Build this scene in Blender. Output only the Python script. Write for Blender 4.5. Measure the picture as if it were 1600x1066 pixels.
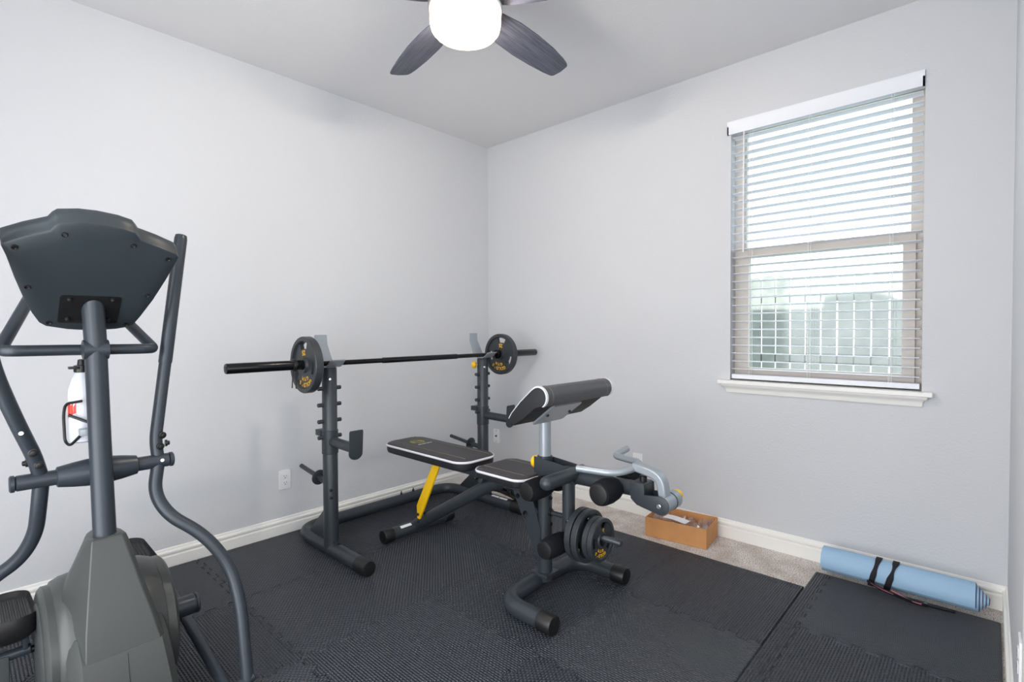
import bpy, bmesh, math, random
from mathutils import Vector, Matrix
random.seed(7)
scene = bpy.context.scene
for o in list(bpy.data.objects):
    bpy.data.objects.remove(o)
COL = scene.collection
R = math.radians

# ------------------------------------------------------------------ camera, world, sun, lights, exposure
cd = bpy.data.cameras.new('camera')
cam = bpy.data.objects.new('camera', cd)
COL.objects.link(cam)
cd.sensor_width = 36.0
cd.lens = 36.0 * 808.47 / 1600.0
cd.clip_start = 0.02
YAW, PITCH, ROLL = -0.747072, -0.0224856, -0.0046852
fw = Vector((math.sin(YAW) * math.cos(PITCH), math.cos(YAW) * math.cos(PITCH), math.sin(PITCH)))
rt = Vector((math.cos(YAW), -math.sin(YAW), 0))
up = rt.cross(fw)
rt2 = rt * math.cos(ROLL) + up * math.sin(ROLL)
up2 = -rt * math.sin(ROLL) + up * math.cos(ROLL)
m = Matrix((rt2, up2, -fw)).transposed().to_4x4()
m.translation = Vector((3.10714, -3.06594, 1.22626))
cam.matrix_world = m
scene.camera = cam

w = bpy.data.worlds.new('world')
scene.world = w
w.use_nodes = True
bg = w.node_tree.nodes['Background']
bg.inputs[0].default_value = (0.88, 0.94, 1.0, 1)
bg.inputs[1].default_value = 4.2

sl = bpy.data.lights.new('sun', 'SUN')
sl.energy = 11
sl.angle = R(0.6)
sl.color = (1.0, 0.96, 0.9)
sun = bpy.data.objects.new('sun', sl)
COL.objects.link(sun)
sun.rotation_euler = Vector((0.10, 1.0, -0.62)).to_track_quat('-Z', 'Y').to_euler()

# fill lights added out of view, behind and beside the camera
def area(name, loc, target, sx, sy, power, color):
    l = bpy.data.lights.new(name, 'AREA')
    l.shape = 'RECTANGLE'
    l.size, l.size_y = sx, sy
    l.energy = power
    l.color = color
    o = bpy.data.objects.new(name, l)
    COL.objects.link(o)
    o.location = loc
    o.rotation_euler = (Vector(target) - Vector(loc)).to_track_quat('-Z', 'Y').to_euler()
    return o
area('hall_fill_light', (4.75, -2.9, 1.5), (1.6, -1.9, 1.3), 2.2, 2.0, 25, (0.98, 0.99, 1.0))  # fill added in the hall, shining in through the doorway
area('rear_fill_light', (2.15, -3.9, 1.2), (2.0, 0.0, 1.15), 1.9, 2.2, 43, (0.96, 0.98, 1.0))  # fill added at the rear wall, which has no window

scene.view_settings.view_transform = 'Standard'
scene.view_settings.look = 'None'
scene.view_settings.gamma = 1.0
scene.view_settings.use_curve_mapping = False
scene.view_settings.exposure = 0.73

# ------------------------------------------------------------------ materials
def lin(c):
    return tuple(((v / 255.0) / 12.92 if v / 255.0 <= 0.04045 else ((v / 255.0 + 0.055) / 1.055) ** 2.4) for v in c) + (1.0,)

def mat(name, rgb, rough=0.5, metal=0.0, spec=0.5, bump=None, var=None, sheen=0.0, coat=0.0):
    """bump = (scale, strength, distance); var = (rgb2, scale, lo, hi)"""
    M = bpy.data.materials.new(name)
    M.use_nodes = True
    nt = M.node_tree
    b = nt.nodes['Principled BSDF']
    b.inputs['Base Color'].default_value = lin(rgb)
    b.inputs['Roughness'].default_value = rough
    b.inputs['Metallic'].default_value = metal
    b.inputs['Specular IOR Level'].default_value = spec
    b.inputs['Coat Weight'].default_value = coat
    if sheen:
        b.inputs['Sheen Weight'].default_value = sheen
    tc = nt.nodes.new('ShaderNodeTexCoord')
    if var:
        n = nt.nodes.new('ShaderNodeTexNoise')
        n.inputs['Scale'].default_value = var[1]
        n.inputs['Detail'].default_value = 4
        nt.links.new(tc.outputs['Object'], n.inputs['Vector'])
        r = nt.nodes.new('ShaderNodeValToRGB')
        r.color_ramp.elements[0].position = var[2]
        r.color_ramp.elements[1].position = var[3]
        r.color_ramp.elements[0].color = lin(rgb)
        r.color_ramp.elements[1].color = lin(var[0])
        nt.links.new(n.outputs['Fac'], r.inputs['Fac'])
        nt.links.new(r.outputs['Color'], b.inputs['Base Color'])
    if bump:
        n = nt.nodes.new('ShaderNodeTexNoise')
        n.inputs['Scale'].default_value = bump[0]
        n.inputs['Detail'].default_value = 3
        nt.links.new(tc.outputs['Object'], n.inputs['Vector'])
        bp = nt.nodes.new('ShaderNodeBump')
        bp.inputs['Strength'].default_value = bump[1]
        bp.inputs['Distance'].default_value = bump[2]
        nt.links.new(n.outputs['Fac'], bp.inputs['Height'])
        nt.links.new(bp.outputs['Normal'], b.inputs['Normal'])
    return M

M = {}
M['wall'] = mat('wall_paint', (211, 213, 217), 0.75, spec=0.25, bump=(95, 0.35, 0.004))
M['ceiling'] = mat('ceiling_paint', (226, 226, 228), 0.85, spec=0.2, bump=(80, 0.35, 0.004))
M['trim'] = mat('trim_paint', (246, 245, 241), 0.4)
M['white'] = mat('white_plastic', (238, 238, 240), 0.35)
M['blind'] = mat('blind_slat', (236, 239, 246), 0.45)
M['vinyl'] = mat('window_vinyl', (206, 198, 190), 0.5)
M['dark'] = mat('rack_metal', (57, 63, 69), 0.38, metal=0.25, bump=(400, 0.06, 0.001))
M['ell'] = mat('elliptical_metal', (50, 57, 65), 0.38, metal=0.2, bump=(500, 0.05, 0.001))
M['shroud'] = mat('shroud_plastic', (64, 67, 66), 0.36, bump=(700, 0.08, 0.0006))
M['shroud_dark'] = mat('shroud_dark_plastic', (64, 68, 69), 0.42, bump=(700, 0.08, 0.0006))
M['console'] = mat('console_plastic', (47, 55, 60), 0.42, bump=(900, 0.08, 0.0005))
M['black'] = mat('black_plastic', (22, 22, 24), 0.35)
M['rubber'] = mat('black_rubber', (20, 20, 22), 0.45)
M['foam'] = mat('black_foam', (22, 24, 29), 0.85, spec=0.2, bump=(500, 0.25, 0.001))
M['bar'] = mat('barbell_black', (22, 23, 25), 0.22, metal=0.5)
M['vinylpad'] = mat('pad_vinyl', (56, 54, 56), 0.5, bump=(600, 0.2, 0.0008))
M['padside'] = mat('pad_side', (28, 29, 33), 0.55)
M['rollvinyl'] = mat('pad_roll_vinyl', (70, 70, 73), 0.42, bump=(600, 0.15, 0.0008))
M['piping'] = mat('white_piping', (222, 222, 228), 0.5)
M['stitch'] = mat('beige_stitch', (122, 117, 104), 0.7)
M['silver'] = mat('silver_paint', (158, 166, 174), 0.33, metal=0.35)
M['yellow'] = mat('yellow_plastic', (252, 200, 10), 0.4)
M['gold'] = mat('yellow_print', (236, 180, 30), 0.5)
M['olive'] = mat('emblem_print', (176, 164, 62), 0.6)
M['iron'] = mat('plate_iron', (58, 62, 66), 0.42, metal=0.25, bump=(260, 0.25, 0.0015))
M['chrome'] = mat('chrome_bolt', (205, 208, 212), 0.2, metal=0.9)
M['nickel'] = mat('brushed_nickel', (190, 190, 190), 0.3, metal=0.9)
M['paper'] = mat('paper', (240, 240, 243), 0.7)
M['slot'] = mat('outlet_slot', (40, 40, 42), 0.6)
M['red'] = mat('red_print', (205, 60, 45), 0.5)
M['orange'] = mat('orange_print', (236, 160, 70), 0.5)
M['bottle'] = mat('bottle_white', (206, 211, 222), 0.3)
M['strap'] = mat('strap_black', (26, 24, 32), 0.8)
M['pink'] = mat('strap_pink', (214, 128, 150), 0.7)
M['matblue'] = mat('yoga_blue', (158, 192, 222), 0.6, bump=(420, 0.25, 0.001))
M['matedge'] = mat('yoga_purple', (82, 76, 98), 0.7)
M['grass'] = mat('ground', (120, 130, 90), 0.9)
M['fence'] = mat('fence_wood', (120, 122, 116), 0.8, var=((142, 142, 136), 6, 0.35, 0.65))
M['roof'] = mat('roof_shingle', (90, 86, 82), 0.9)
M['brick'] = mat('exterior_wall', (170, 150, 135), 0.9)
M['card'] = mat('cardboard', (216, 158, 102), 0.75, var=((206, 148, 94), 14, 0.3, 0.7))
M['card_edge'] = mat('cardboard_edge', (150, 100, 58), 0.8)
M['fabric'] = mat('black_fabric', (36, 35, 37), 0.9, bump=(300, 0.5, 0.002))

def wood_mat():
    A = mat('fan_blade_wood', (52, 52, 58), 0.45)
    nt = A.node_tree
    b = nt.nodes['Principled BSDF']
    tc = nt.nodes.new('ShaderNodeTexCoord')
    mp = nt.nodes.new('ShaderNodeMapping')
    mp.inputs['Scale'].default_value = (3, 60, 60)
    nt.links.new(tc.outputs['Object'], mp.inputs['Vector'])
    n = nt.nodes.new('ShaderNodeTexNoise')
    n.inputs['Scale'].default_value = 2.0
    n.inputs['Detail'].default_value = 6
    nt.links.new(mp.outputs[0], n.inputs['Vector'])
    r = nt.nodes.new('ShaderNodeValToRGB')
    r.color_ramp.elements[0].position = 0.3
    r.color_ramp.elements[1].position = 0.7
    r.color_ramp.elements[0].color = lin((52, 55, 68))
    r.color_ramp.elements[1].color = lin((92, 97, 114))
    nt.links.new(n.outputs['Fac'], r.inputs['Fac'])
    nt.links.new(r.outputs['Color'], b.inputs['Base Color'])
    return A
M['blade'] = wood_mat()

def carpet_mat():
    A = mat('carpet_pile', (186, 172, 160), 0.95, spec=0.1, sheen=0.3)
    nt = A.node_tree
    b = nt.nodes['Principled BSDF']
    tc = nt.nodes.new('ShaderNodeTexCoord')
    n1 = nt.nodes.new('ShaderNodeTexNoise')
    n1.inputs['Scale'].default_value = 190
    n1.inputs['Detail'].default_value = 3
    n2 = nt.nodes.new('ShaderNodeTexNoise')
    n2.inputs['Scale'].default_value = 9
    n2.inputs['Detail'].default_value = 3
    for n in (n1, n2):
        nt.links.new(tc.outputs['Object'], n.inputs['Vector'])
    r1 = nt.nodes.new('ShaderNodeValToRGB')
    e = r1.color_ramp.elements
    e[0].position, e[0].color = 0.38, lin((136, 112, 100))
    e[1].position, e[1].color = 0.6, lin((255, 252, 248))
    m1 = e.new(0.46)
    m1.color = lin((240, 230, 221))
    nt.links.new(n1.outputs['Fac'], r1.inputs['Fac'])
    r2 = nt.nodes.new('ShaderNodeValToRGB')
    r2.color_ramp.elements[0].position = 0.35
    r2.color_ramp.elements[0].color = (0.78, 0.72, 0.69, 1)
    r2.color_ramp.elements[1].position = 0.62
    r2.color_ramp.elements[1].color = (1, 1, 1, 1)
    nt.links.new(n2.outputs['Fac'], r2.inputs['Fac'])
    mx = nt.nodes.new('ShaderNodeMixRGB')
    mx.blend_type = 'MULTIPLY'
    mx.inputs[0].default_value = 1
    nt.links.new(r1.outputs['Color'], mx.inputs[1])
    nt.links.new(r2.outputs['Color'], mx.inputs[2])
    nt.links.new(mx.outputs[0], b.inputs['Base Color'])
    bp = nt.nodes.new('ShaderNodeBump')
    bp.inputs['Strength'].default_value = 0.9
    bp.inputs['Distance'].default_value = 0.01
    nt.links.new(n1.outputs['Fac'], bp.inputs['Height'])
    nt.links.new(bp.outputs['Normal'], b.inputs['Normal'])
    return A
M['carpet'] = carpet_mat()

def tile_mat(name, swap):
    A = mat(name, (66, 71, 80), 0.45, spec=0.5)
    nt = A.node_tree
    b = nt.nodes['Principled BSDF']
    tc = nt.nodes.new('ShaderNodeTexCoord')
    mp = nt.nodes.new('ShaderNodeMapping')
    if swap:
        mp.inputs['Rotation'].default_value = (0, 0, R(90))
    nt.links.new(tc.outputs['Object'], mp.inputs['Vector'])
    sx = nt.nodes.new('ShaderNodeSeparateXYZ')
    nt.links.new(mp.outputs[0], sx.inputs[0])
    def mth(op, a, bb=None):
        n = nt.nodes.new('ShaderNodeMath')
        n.operation = op
        for i, v in enumerate((a, bb)):
            if v is None:
                continue
            if isinstance(v, (int, float)):
                n.inputs[i].default_value = v
            else:
                nt.links.new(v, n.inputs[i])
        return n.outputs[0]
    # little woven dashes: rows 9 mm apart, alternate rows shifted by half a dash
    row = mth('SINE', mth('MULTIPLY', sx.outputs[0], 2 * math.pi / 0.0105))
    sgn = mth('SIGN', mth('SINE', mth('MULTIPLY', sx.outputs[0], math.pi / 0.0105)))
    dash = mth('SINE', mth('ADD', mth('MULTIPLY', sx.outputs[1], 2 * math.pi / 0.017), mth('MULTIPLY', sgn, math.pi / 2)))
    h = mth('MULTIPLY', mth('ADD', row, 1.0), mth('ADD', mth('MULTIPLY', dash, 0.6), 1.0))
    bp = nt.nodes.new('ShaderNodeBump')
    bp.inputs['Strength'].default_value = 1.0
    bp.inputs['Distance'].default_value = 0.0045
    nt.links.new(h, bp.inputs['Height'])
    nt.links.new(bp.outputs['Normal'], b.inputs['Normal'])
    return A
M['tileA'] = tile_mat('foam_tile_lengthwise', False)
M['tileB'] = tile_mat('foam_tile_crosswise', True)

def emis(name, rgb, strength):
    A = bpy.data.materials.new(name)
    A.use_nodes = True
    b = A.node_tree.nodes['Principled BSDF']
    b.inputs['Base Color'].default_value = (0.9, 0.9, 0.88, 1)
    b.inputs['Emission Color'].default_value = lin(rgb)
    b.inputs['Emission Strength'].default_value = strength
    b.inputs['Roughness'].default_value = 0.3
    return A
M['bulb'] = emis('lamp_bulb', (255, 244, 230), 360.0)
def frosted():
    A = bpy.data.materials.new('frosted_lamp_glass')
    A.use_nodes = True
    nt = A.node_tree
    nt.nodes.clear()
    out = nt.nodes.new('ShaderNodeOutputMaterial')
    t = nt.nodes.new('ShaderNodeBsdfTransparent')
    t.inputs[0].default_value = (1, 0.97, 0.93, 1)
    g = nt.nodes.new('ShaderNodeBsdfTranslucent')
    g.inputs[0].default_value = (0.62, 0.45, 0.28, 1)
    mx = nt.nodes.new('ShaderNodeMixShader')
    mx.inputs[0].default_value = 0.22
    nt.links.new(t.outputs[0], mx.inputs[1])
    nt.links.new(g.outputs[0], mx.inputs[2])
    nt.links.new(mx.outputs[0], out.inputs[0])
    return A
M['shade'] = frosted()

def clear(name, tint, gloss):
    A = bpy.data.materials.new(name)
    A.use_nodes = True
    nt = A.node_tree
    nt.nodes.clear()
    out = nt.nodes.new('ShaderNodeOutputMaterial')
    t = nt.nodes.new('ShaderNodeBsdfTransparent')
    t.inputs[0].default_value = tint
    g = nt.nodes.new('ShaderNodeBsdfGlossy')
    g.inputs['Roughness'].default_value = 0.08
    mx = nt.nodes.new('ShaderNodeMixShader')
    mx.inputs[0].default_value = gloss
    nt.links.new(t.outputs[0], mx.inputs[1])
    nt.links.new(g.outputs[0], mx.inputs[2])
    nt.links.new(mx.outputs[0], out.inputs[0])
    return A
M['glass'] = clear('window_glass', (0.66, 0.70, 0.71, 1), 0.05)
M['film'] = clear('clear_plastic', (0.93, 0.92, 0.94, 1), 0.22)

# ------------------------------------------------------------------ mesh helpers
def V(*a):
    return Vector(a)

class B:
    """collects shapes in world space; build() links them as one mesh"""
    def __init__(s):
        s.bm = bmesh.new()
    def faces(s, verts, faces):
        vs = [s.bm.verts.new(v) for v in verts]
        for f in faces:
            try:
                s.bm.faces.new([vs[i] for i in f])
            except ValueError:
                pass
        return s
    def box(s, lo, hi, bev=0.0, seg=2, rot=None, piv=None):
        b2 = bmesh.new()
        bmesh.ops.create_cube(b2, size=1)
        c = (Vector(lo) + Vector(hi)) / 2
        d = Vector(hi) - Vector(lo)
        for v in b2.verts:
            v.co = Vector((v.co.x * d.x, v.co.y * d.y, v.co.z * d.z)) + c
        if bev:
            bmesh.ops.bevel(b2, geom=b2.edges[:], offset=bev, segments=seg, affect='EDGES', profile=0.7)
        if rot is not None:
            p = Vector(piv) if piv is not None else c
            for v in b2.verts:
                v.co = rot @ (v.co - p) + p
        s.merge(b2)
        return s
    def merge(s, b2):
        me = bpy.data.meshes.new('tmp')
        b2.to_mesh(me)
        b2.free()
        s.bm.from_mesh(me)
        bpy.data.meshes.remove(me)
    def sweep(s, pts, rad, seg=16, caps=True, flat=1.0, refn=None):
        """tube along a polyline; rad number or list"""
        n = len(pts)
        pts = [Vector(p) for p in pts]
        rads = rad if isinstance(rad, (list, tuple)) else [rad] * n
        tang = []
        for i in range(n):
            a = pts[max(i - 1, 0)]
            b = pts[min(i + 1, n - 1)]
            t = (b - a)
            tang.append(t.normalized() if t.length > 1e-9 else V(0, 0, 1))
        nrm = None
        rings = []
        for i in range(n):
            t = tang[i]
            if nrm is None:
                r0 = Vector(refn) if refn is not None else (V(0, 0, 1) if abs(t.z) < 0.9 else V(1, 0, 0))
                nrm = (r0 - t * r0.dot(t)).normalized()
            else:
                nrm = (nrm - t * nrm.dot(t))
                nrm = nrm.normalized() if nrm.length > 1e-6 else V(1, 0, 0)
            bn = t.cross(nrm)
            ring = []
            for k in range(seg):
                a = 2 * math.pi * k / seg
                ring.append(s.bm.verts.new(pts[i] + (nrm * math.cos(a) * flat + bn * math.sin(a)) * rads[i]))
            rings.append(ring)
        for i in range(n - 1):
            for k in range(seg):
                s.bm.faces.new((rings[i][k], rings[i][(k + 1) % seg], rings[i + 1][(k + 1) % seg], rings[i + 1][k]))
        if caps:
            s.bm.faces.new(list(reversed(rings[0])))
            s.bm.faces.new(rings[-1])
        return s
    def lathe(s, p0, d, prof, seg=28, caps=True):
        """prof: [(t, r)] along unit direction d from p0"""
        p0 = Vector(p0)
        d = Vector(d).normalized()
        a0 = V(0, 0, 1) if abs(d.z) < 0.9 else V(1, 0, 0)
        n = (a0 - d * a0.dot(d)).normalized()
        bn = d.cross(n)
        rings = []
        for t, r in prof:
            rings.append([s.bm.verts.new(p0 + d * t + (n * math.cos(2 * math.pi * k / seg) + bn * math.sin(2 * math.pi * k / seg)) * max(r, 1e-5)) for k in range(seg)])
        for i in range(len(prof) - 1):
            for k in range(seg):
                s.bm.faces.new((rings[i][k], rings[i][(k + 1) % seg], rings[i + 1][(k + 1) % seg], rings[i + 1][k]))
        if caps:
            s.bm.faces.new(list(reversed(rings[0])))
            s.bm.faces.new(rings[-1])
        return s
    def rod(s, p0, p1, r, bev=0.003, seg=20):
        p0, p1 = Vector(p0), Vector(p1)
        L = (p1 - p0).length
        bev = min(bev, r * 0.9, L * 0.4)
        return s.lathe(p0, p1 - p0, [(0, r - bev), (bev, r), (L - bev, r), (L, r - bev)], seg)
    def prism(s, outline, fr, th, bev=0.0, seg=2):
        """outline: 2-D points; fr(u, v, w) -> world; th thickness along w (0..th)"""
        b2 = bmesh.new()
        n = len(outline)
        a = [b2.verts.new((u, v, 0)) for u, v in outline]
        c = [b2.verts.new((u, v, th)) for u, v in outline]
        b2.faces.new(list(reversed(a)))
        b2.faces.new(c)
        for i in range(n):
            b2.faces.new((a[i], a[(i + 1) % n], c[(i + 1) % n], c[i]))
        if bev:
            es = [e for e in b2.edges if abs(e.verts[0].co.z - e.verts[1].co.z) < 1e-7]
            bmesh.ops.bevel(b2, geom=es, offset=bev, segments=seg, affect='EDGES', profile=0.6)
        for v in b2.verts:
            v.co = Vector(fr(*v.co))
        s.merge(b2)
        return s
    def loft(s, rings, caps=True):
        rs = [[s.bm.verts.new(p) for p in r] for r in rings]
        n = len(rings[0])
        for i in range(len(rs) - 1):
            for k in range(n):
                s.bm.faces.new((rs[i][k], rs[i][(k + 1) % n], rs[i + 1][(k + 1) % n], rs[i + 1][k]))
        if caps:
            s.bm.faces.new(list(reversed(rs[0])))
            s.bm.faces.new(rs[-1])
        return s
    def build(s, name, material, parent=None, smooth=35, off=None):
        bmesh.ops.recalc_face_normals(s.bm, faces=s.bm.faces[:])
        o0 = Vector((0, 0, 0))
        if parent is not None:
            o0 = Vector(parent.get('_origin', (0, 0, 0)))
        if off is not None:
            o0 = Vector(off)
        if o0.length:
            bmesh.ops.translate(s.bm, verts=s.bm.verts[:], vec=-o0)
        me = bpy.data.meshes.new(name)
        s.bm.to_mesh(me)
        s.bm.free()
        mats = material if isinstance(material, (list, tuple)) else [material]
        for mm in mats:
            me.materials.append(mm)
        if smooth:
            for p in me.polygons:
                p.use_smooth = True
            try:
                me.set_sharp_from_angle(angle=R(smooth))
            except Exception:
                pass
        o = bpy.data.objects.new(name, me)
        COL.objects.link(o)
        if parent is not None:
            o.parent = parent
            o['_origin'] = list(o0)
        elif off is not None:
            o.location = o0
            o['_origin'] = list(o0)
        return o

def fillet(pts, rad, n=8):
    """round the corners of a polyline"""
    pts = [Vector(p) for p in pts]
    rr = rad if isinstance(rad, (list, tuple)) else [rad] * len(pts)
    out = [pts[0]]
    for i in range(1, len(pts) - 1):
        a, b, c = pts[i - 1], pts[i], pts[i + 1]
        u, v = (a - b), (c - b)
        r = min(rr[i], u.length * 0.49, v.length * 0.49)
        p, q = b + u.normalized() * r, b + v.normalized() * r
        for k in range(n + 1):
            t = k / n
            out.append(p * (1 - t) ** 2 + b * 2 * t * (1 - t) + q * t * t)
    out.append(pts[-1])
    return out

def rrect(x0, y0, x1, y1, r, n=6):
    out = []
    for cx, cy, a0 in ((x1 - r, y1 - r, 0), (x0 + r, y1 - r, 90), (x0 + r, y0 + r, 180), (x1 - r, y0 + r, 270)):
        for k in range(n + 1):
            a = R(a0 + 90 * k / n)
            out.append((cx + r * math.cos(a), cy + r * math.sin(a)))
    return out

def thing(name, loc, label, cat, group=None):
    o = bpy.data.objects.new(name, None)
    COL.objects.link(o)
    o.location = loc
    o.empty_display_size = 0.1
    o['_origin'] = list(loc)
    return tag(o, label, cat, group)

def tag(o, label, cat, group=None, kind=None):
    o['label'] = label
    o['category'] = cat
    if group:
        o['group'] = group
    if kind:
        o['kind'] = kind
    return o

def struct(o, label=None, cat=None):
    o['kind'] = 'structure'
    if label:
        o['label'] = label
    if cat:
        o['category'] = cat
    return o

def text_verts(bd, body, fr, size=0.03, depth=0.0006, align='CENTER'):
    """add built-in-font lettering to a B; fr(x, y, z) -> world"""
    c = bpy.data.curves.new('t', 'FONT')
    c.body = body
    c.size = size
    c.extrude = depth
    c.offset = size * 0.022
    c.align_x = align
    c.align_y = 'CENTER'
    c.resolution_u = 3
    o = bpy.data.objects.new('t', c)
    COL.objects.link(o)
    bpy.context.view_layer.update()
    dg = bpy.context.evaluated_depsgraph_get()
    me = bpy.data.meshes.new_from_object(o.evaluated_get(dg))
    vs = [Vector(fr(*v.co)) for v in me.vertices]
    bd.faces(vs, [tuple(p.vertices) for p in me.polygons])
    bpy.data.objects.remove(o)
    bpy.data.curves.remove(c)
    bpy.data.meshes.remove(me)

# ------------------------------------------------------------------ the room
H, XR, YF = 2.74, 3.172, -3.95
T = 0.14
WX0, WX1, WZ0, WZ1 = 1.995, 2.872, 0.925, 2.405       # window opening
struct(B().box((-T, YF - T, -0.1), (5.2, T, 0)).build('floor', M['carpet'], smooth=0), 'beige speckled carpet floor showing along the window wall', 'floor')
struct(B().box((-T, YF - T, H), (5.2, T, H + 0.1)).build('ceiling', M['ceiling'], smooth=0), 'pale grey textured ceiling above the fan', 'ceiling')
struct(B().box((-T, YF - T, 0), (0, T, H)).build('wall_left', M['wall'], smooth=0), 'plain pale grey wall behind the weight rack', 'wall')
b = B()
b.box((0, 0, 0), (WX0, T, H)).box((WX1, 0, 0), (5.2, T, H)).box((WX0, 0, 0), (WX1, T, WZ0)).box((WX0, 0, WZ1), (WX1, T, H))
struct(b.build('wall_back', M['wall'], smooth=0), 'pale grey wall with the blinded window', 'wall')
b = B()
b.box((XR, -1.72, 0), (XR + 0.12, 0, H)).box((XR, -3.65, 2.06), (XR + 0.12, -1.72, H)).box((XR, YF, 0), (XR + 0.12, -3.65, H))
struct(b.build('wall_right', M['wall'], smooth=0), 'pale grey wall strip at the frame edge beside the rolled mat', 'wall')
struct(B().box((0, YF - T, 0), (5.2, YF, H)).build('wall_front', M['wall'], smooth=0), 'pale grey wall behind the viewer', 'wall')
struct(B().box((5.0, YF, 0), (5.2, 0, H)).build('wall_hall', M['wall'], smooth=0), 'pale wall of the hall beyond the doorway', 'wall')

# baseboards with a stepped, beaded top
BB = [(0, 0), (0.015, 0), (0.015, 0.062), (0.008, 0.067), (0.008, 0.073), (0.015, 0.077), (0.017, 0.083), (0.015, 0.089), (0.007, 0.093), (0.006, 0.103), (0.0, 0.106)]
def baseboard(name, fr, L, label):
    o = B().prism(BB, lambda u, v, w_: fr(u, v, w_), L).build(name, M['trim'], smooth=40)
    return struct(o, label, 'baseboard')
baseboard('baseboard_left', lambda u, v, w_: (u, -w_, v), -YF, 'white moulded baseboard along the wall behind the rack')
baseboard('baseboard_back', lambda u, v, w_: (w_, -u, v), XR, 'white moulded baseboard under the window behind the box')
baseboard('baseboard_right', lambda u, v, w_: (XR - u, -w_, v), 1.66, 'white moulded baseboard beside the end of the rolled mat')
b = B().box((XR - 0.015, -1.80, 0), (XR + 0.135, -1.72, 2.14), 0.004).box((XR - 0.015, -3.65, 0), (XR + 0.135, -3.57, 2.14), 0.004).box((XR - 0.015, -3.65, 2.06), (XR + 0.135, -1.72, 2.14), 0.004)
struct(b.build('trim_2', M['trim'], smooth=0), 'white door casing beside the viewer', 'trim')

# window: vinyl single-hung unit set back in the opening
win = bpy.data.objects.new('window_1', None)
COL.objects.link(win)
struct(win, 'beige vinyl single hung window behind white blinds', 'window')
Y0, Y1 = 0.075, 0.135
b = B()
fwid = 0.045
b.box((WX0, Y0, WZ0), (WX0 + fwid, Y1, WZ1)).box((WX1 - fwid, Y0, WZ0), (WX1, Y1, WZ1))
b.box((WX0 + fwid, Y0 + 0.001, WZ0), (WX1 - fwid, Y1, WZ0 + 0.04)).box((WX0 + fwid, Y0 + 0.001, WZ1 - 0.022), (WX1 - fwid, Y1, WZ1))
b.build('window_frame', M['vinyl'], win, 0)
zm = 1.655
x0, x1 = WX0 + 0.032, WX1 - 0.032
b = B()
b.box((x0, 0.055, WZ0 + 0.02), (x0 + 0.05, 0.095, zm + 0.022)).box((x1 - 0.05, 0.055, WZ0 + 0.02), (x1, 0.095, zm + 0.022))
b.box((x0 + 0.05, 0.057, WZ0 + 0.02), (x1 - 0.05, 0.093, WZ0 + 0.075)).box((x0 + 0.05, 0.057, zm - 0.022), (x1 - 0.05, 0.093, zm + 0.022))
sash = b.build('lower_sash', M['vinyl'], win, 0)
B().box((x0 + 0.048, 0.072, WZ0 + 0.073), (x1 - 0.048, 0.076, zm - 0.020)).build('pane', M['glass'], sash, 0)
b = B()
xa, xb = WX0 + fwid, WX1 - fwid
b.box((xa, 0.098, zm - 0.02), (xb, 0.128, zm + 0.02)).box((xa, 0.1, WZ1 - 0.045), (xb, 0.128, WZ1 - 0.022))
b.box((xa, 0.101, zm + 0.02), (xa + 0.012, 0.127, WZ1 - 0.045)).box((xb - 0.012, 0.101, zm + 0.02), (xb, 0.127, WZ1 - 0.045))
us = b.build('upper_sash', M['vinyl'], win, 0)
B().box((xa + 0.010, 0.112, zm + 0.018), (xb - 0.010, 0.116, WZ1 - 0.043)).build('pane', M['glass'], us, 0)
B().box((2.40, 0.045, zm + 0.02), (2.46, 0.08, zm + 0.036), 0.004).build('latch', M['vinyl'], sash, 30)

# sill with apron moulding
sill = bpy.data.objects.new('trim_1', None)
COL.objects.link(sill)
struct(sill, 'white window sill with moulded apron below the blinds', 'sill')
B().box((1.937, -0.045, 0.905), (2.915, 0.075, 0.927), 0.006, 3).build('sill_board', M['trim'], sill, 40)
AP = [(0, 0), (0.009, 0.0), (0.012, 0.008), (0.013, 0.018), (0.02, 0.030), (0.03, 0.037), (0.034, 0.042), (0.034, 0.05), (0, 0.05)]
b = B()
n_ = len(AP)
ra, rb_ = [], []
for u, v in AP:
    ins = (0.034 - u) * 0.9
    ra.append((1.957 + ins, -u, 0.856 + v))
    rb_.append((2.896 - ins, -u, 0.856 + v))
b.loft([ra, rb_])
b.build('apron', M['trim'], sill, 40)

# blinds
bl = thing('window_blind', (2.43, 0.02, 0.93), 'white horizontal slat blind lowered over the window', 'blind')
b = B()
b.prism([(0, 0), (0.012, 0), (0.012, 0.045), (0.016, 0.055), (0.016, 0.072), (0, 0.072)], lambda u, v, w_: (1.978 + w_, -0.002 - u, 2.338 + v), 0.893)
b.box((1.978, -0.014, 2.338), (1.986, 0.02, 2.41)).box((2.863, -0.014, 2.338), (2.871, 0.02, 2.41))
b.build('valance', M['blind'], bl, 30)
B().box((2.002, 0.002, 2.345), (2.866, 0.05, 2.384), 0.003).build('headrail', M['blind'], bl, 30)
prof = []
NS, SW = 8, 0.05
for k in range(NS + 1):
    t = -1 + 2 * k / NS
    prof.append((t * SW / 2, 0.003 * (1 - t * t) + 0.0012))
for k in range(NS, -1, -1):
    t = -1 + 2 * k / NS
    prof.append((t * SW / 2, 0.003 * (1 - t * t) - 0.0012))
tilt = R(-5)
sl_me = None
nsl = 30
ztop, zbot = 2.318, 0.99
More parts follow.
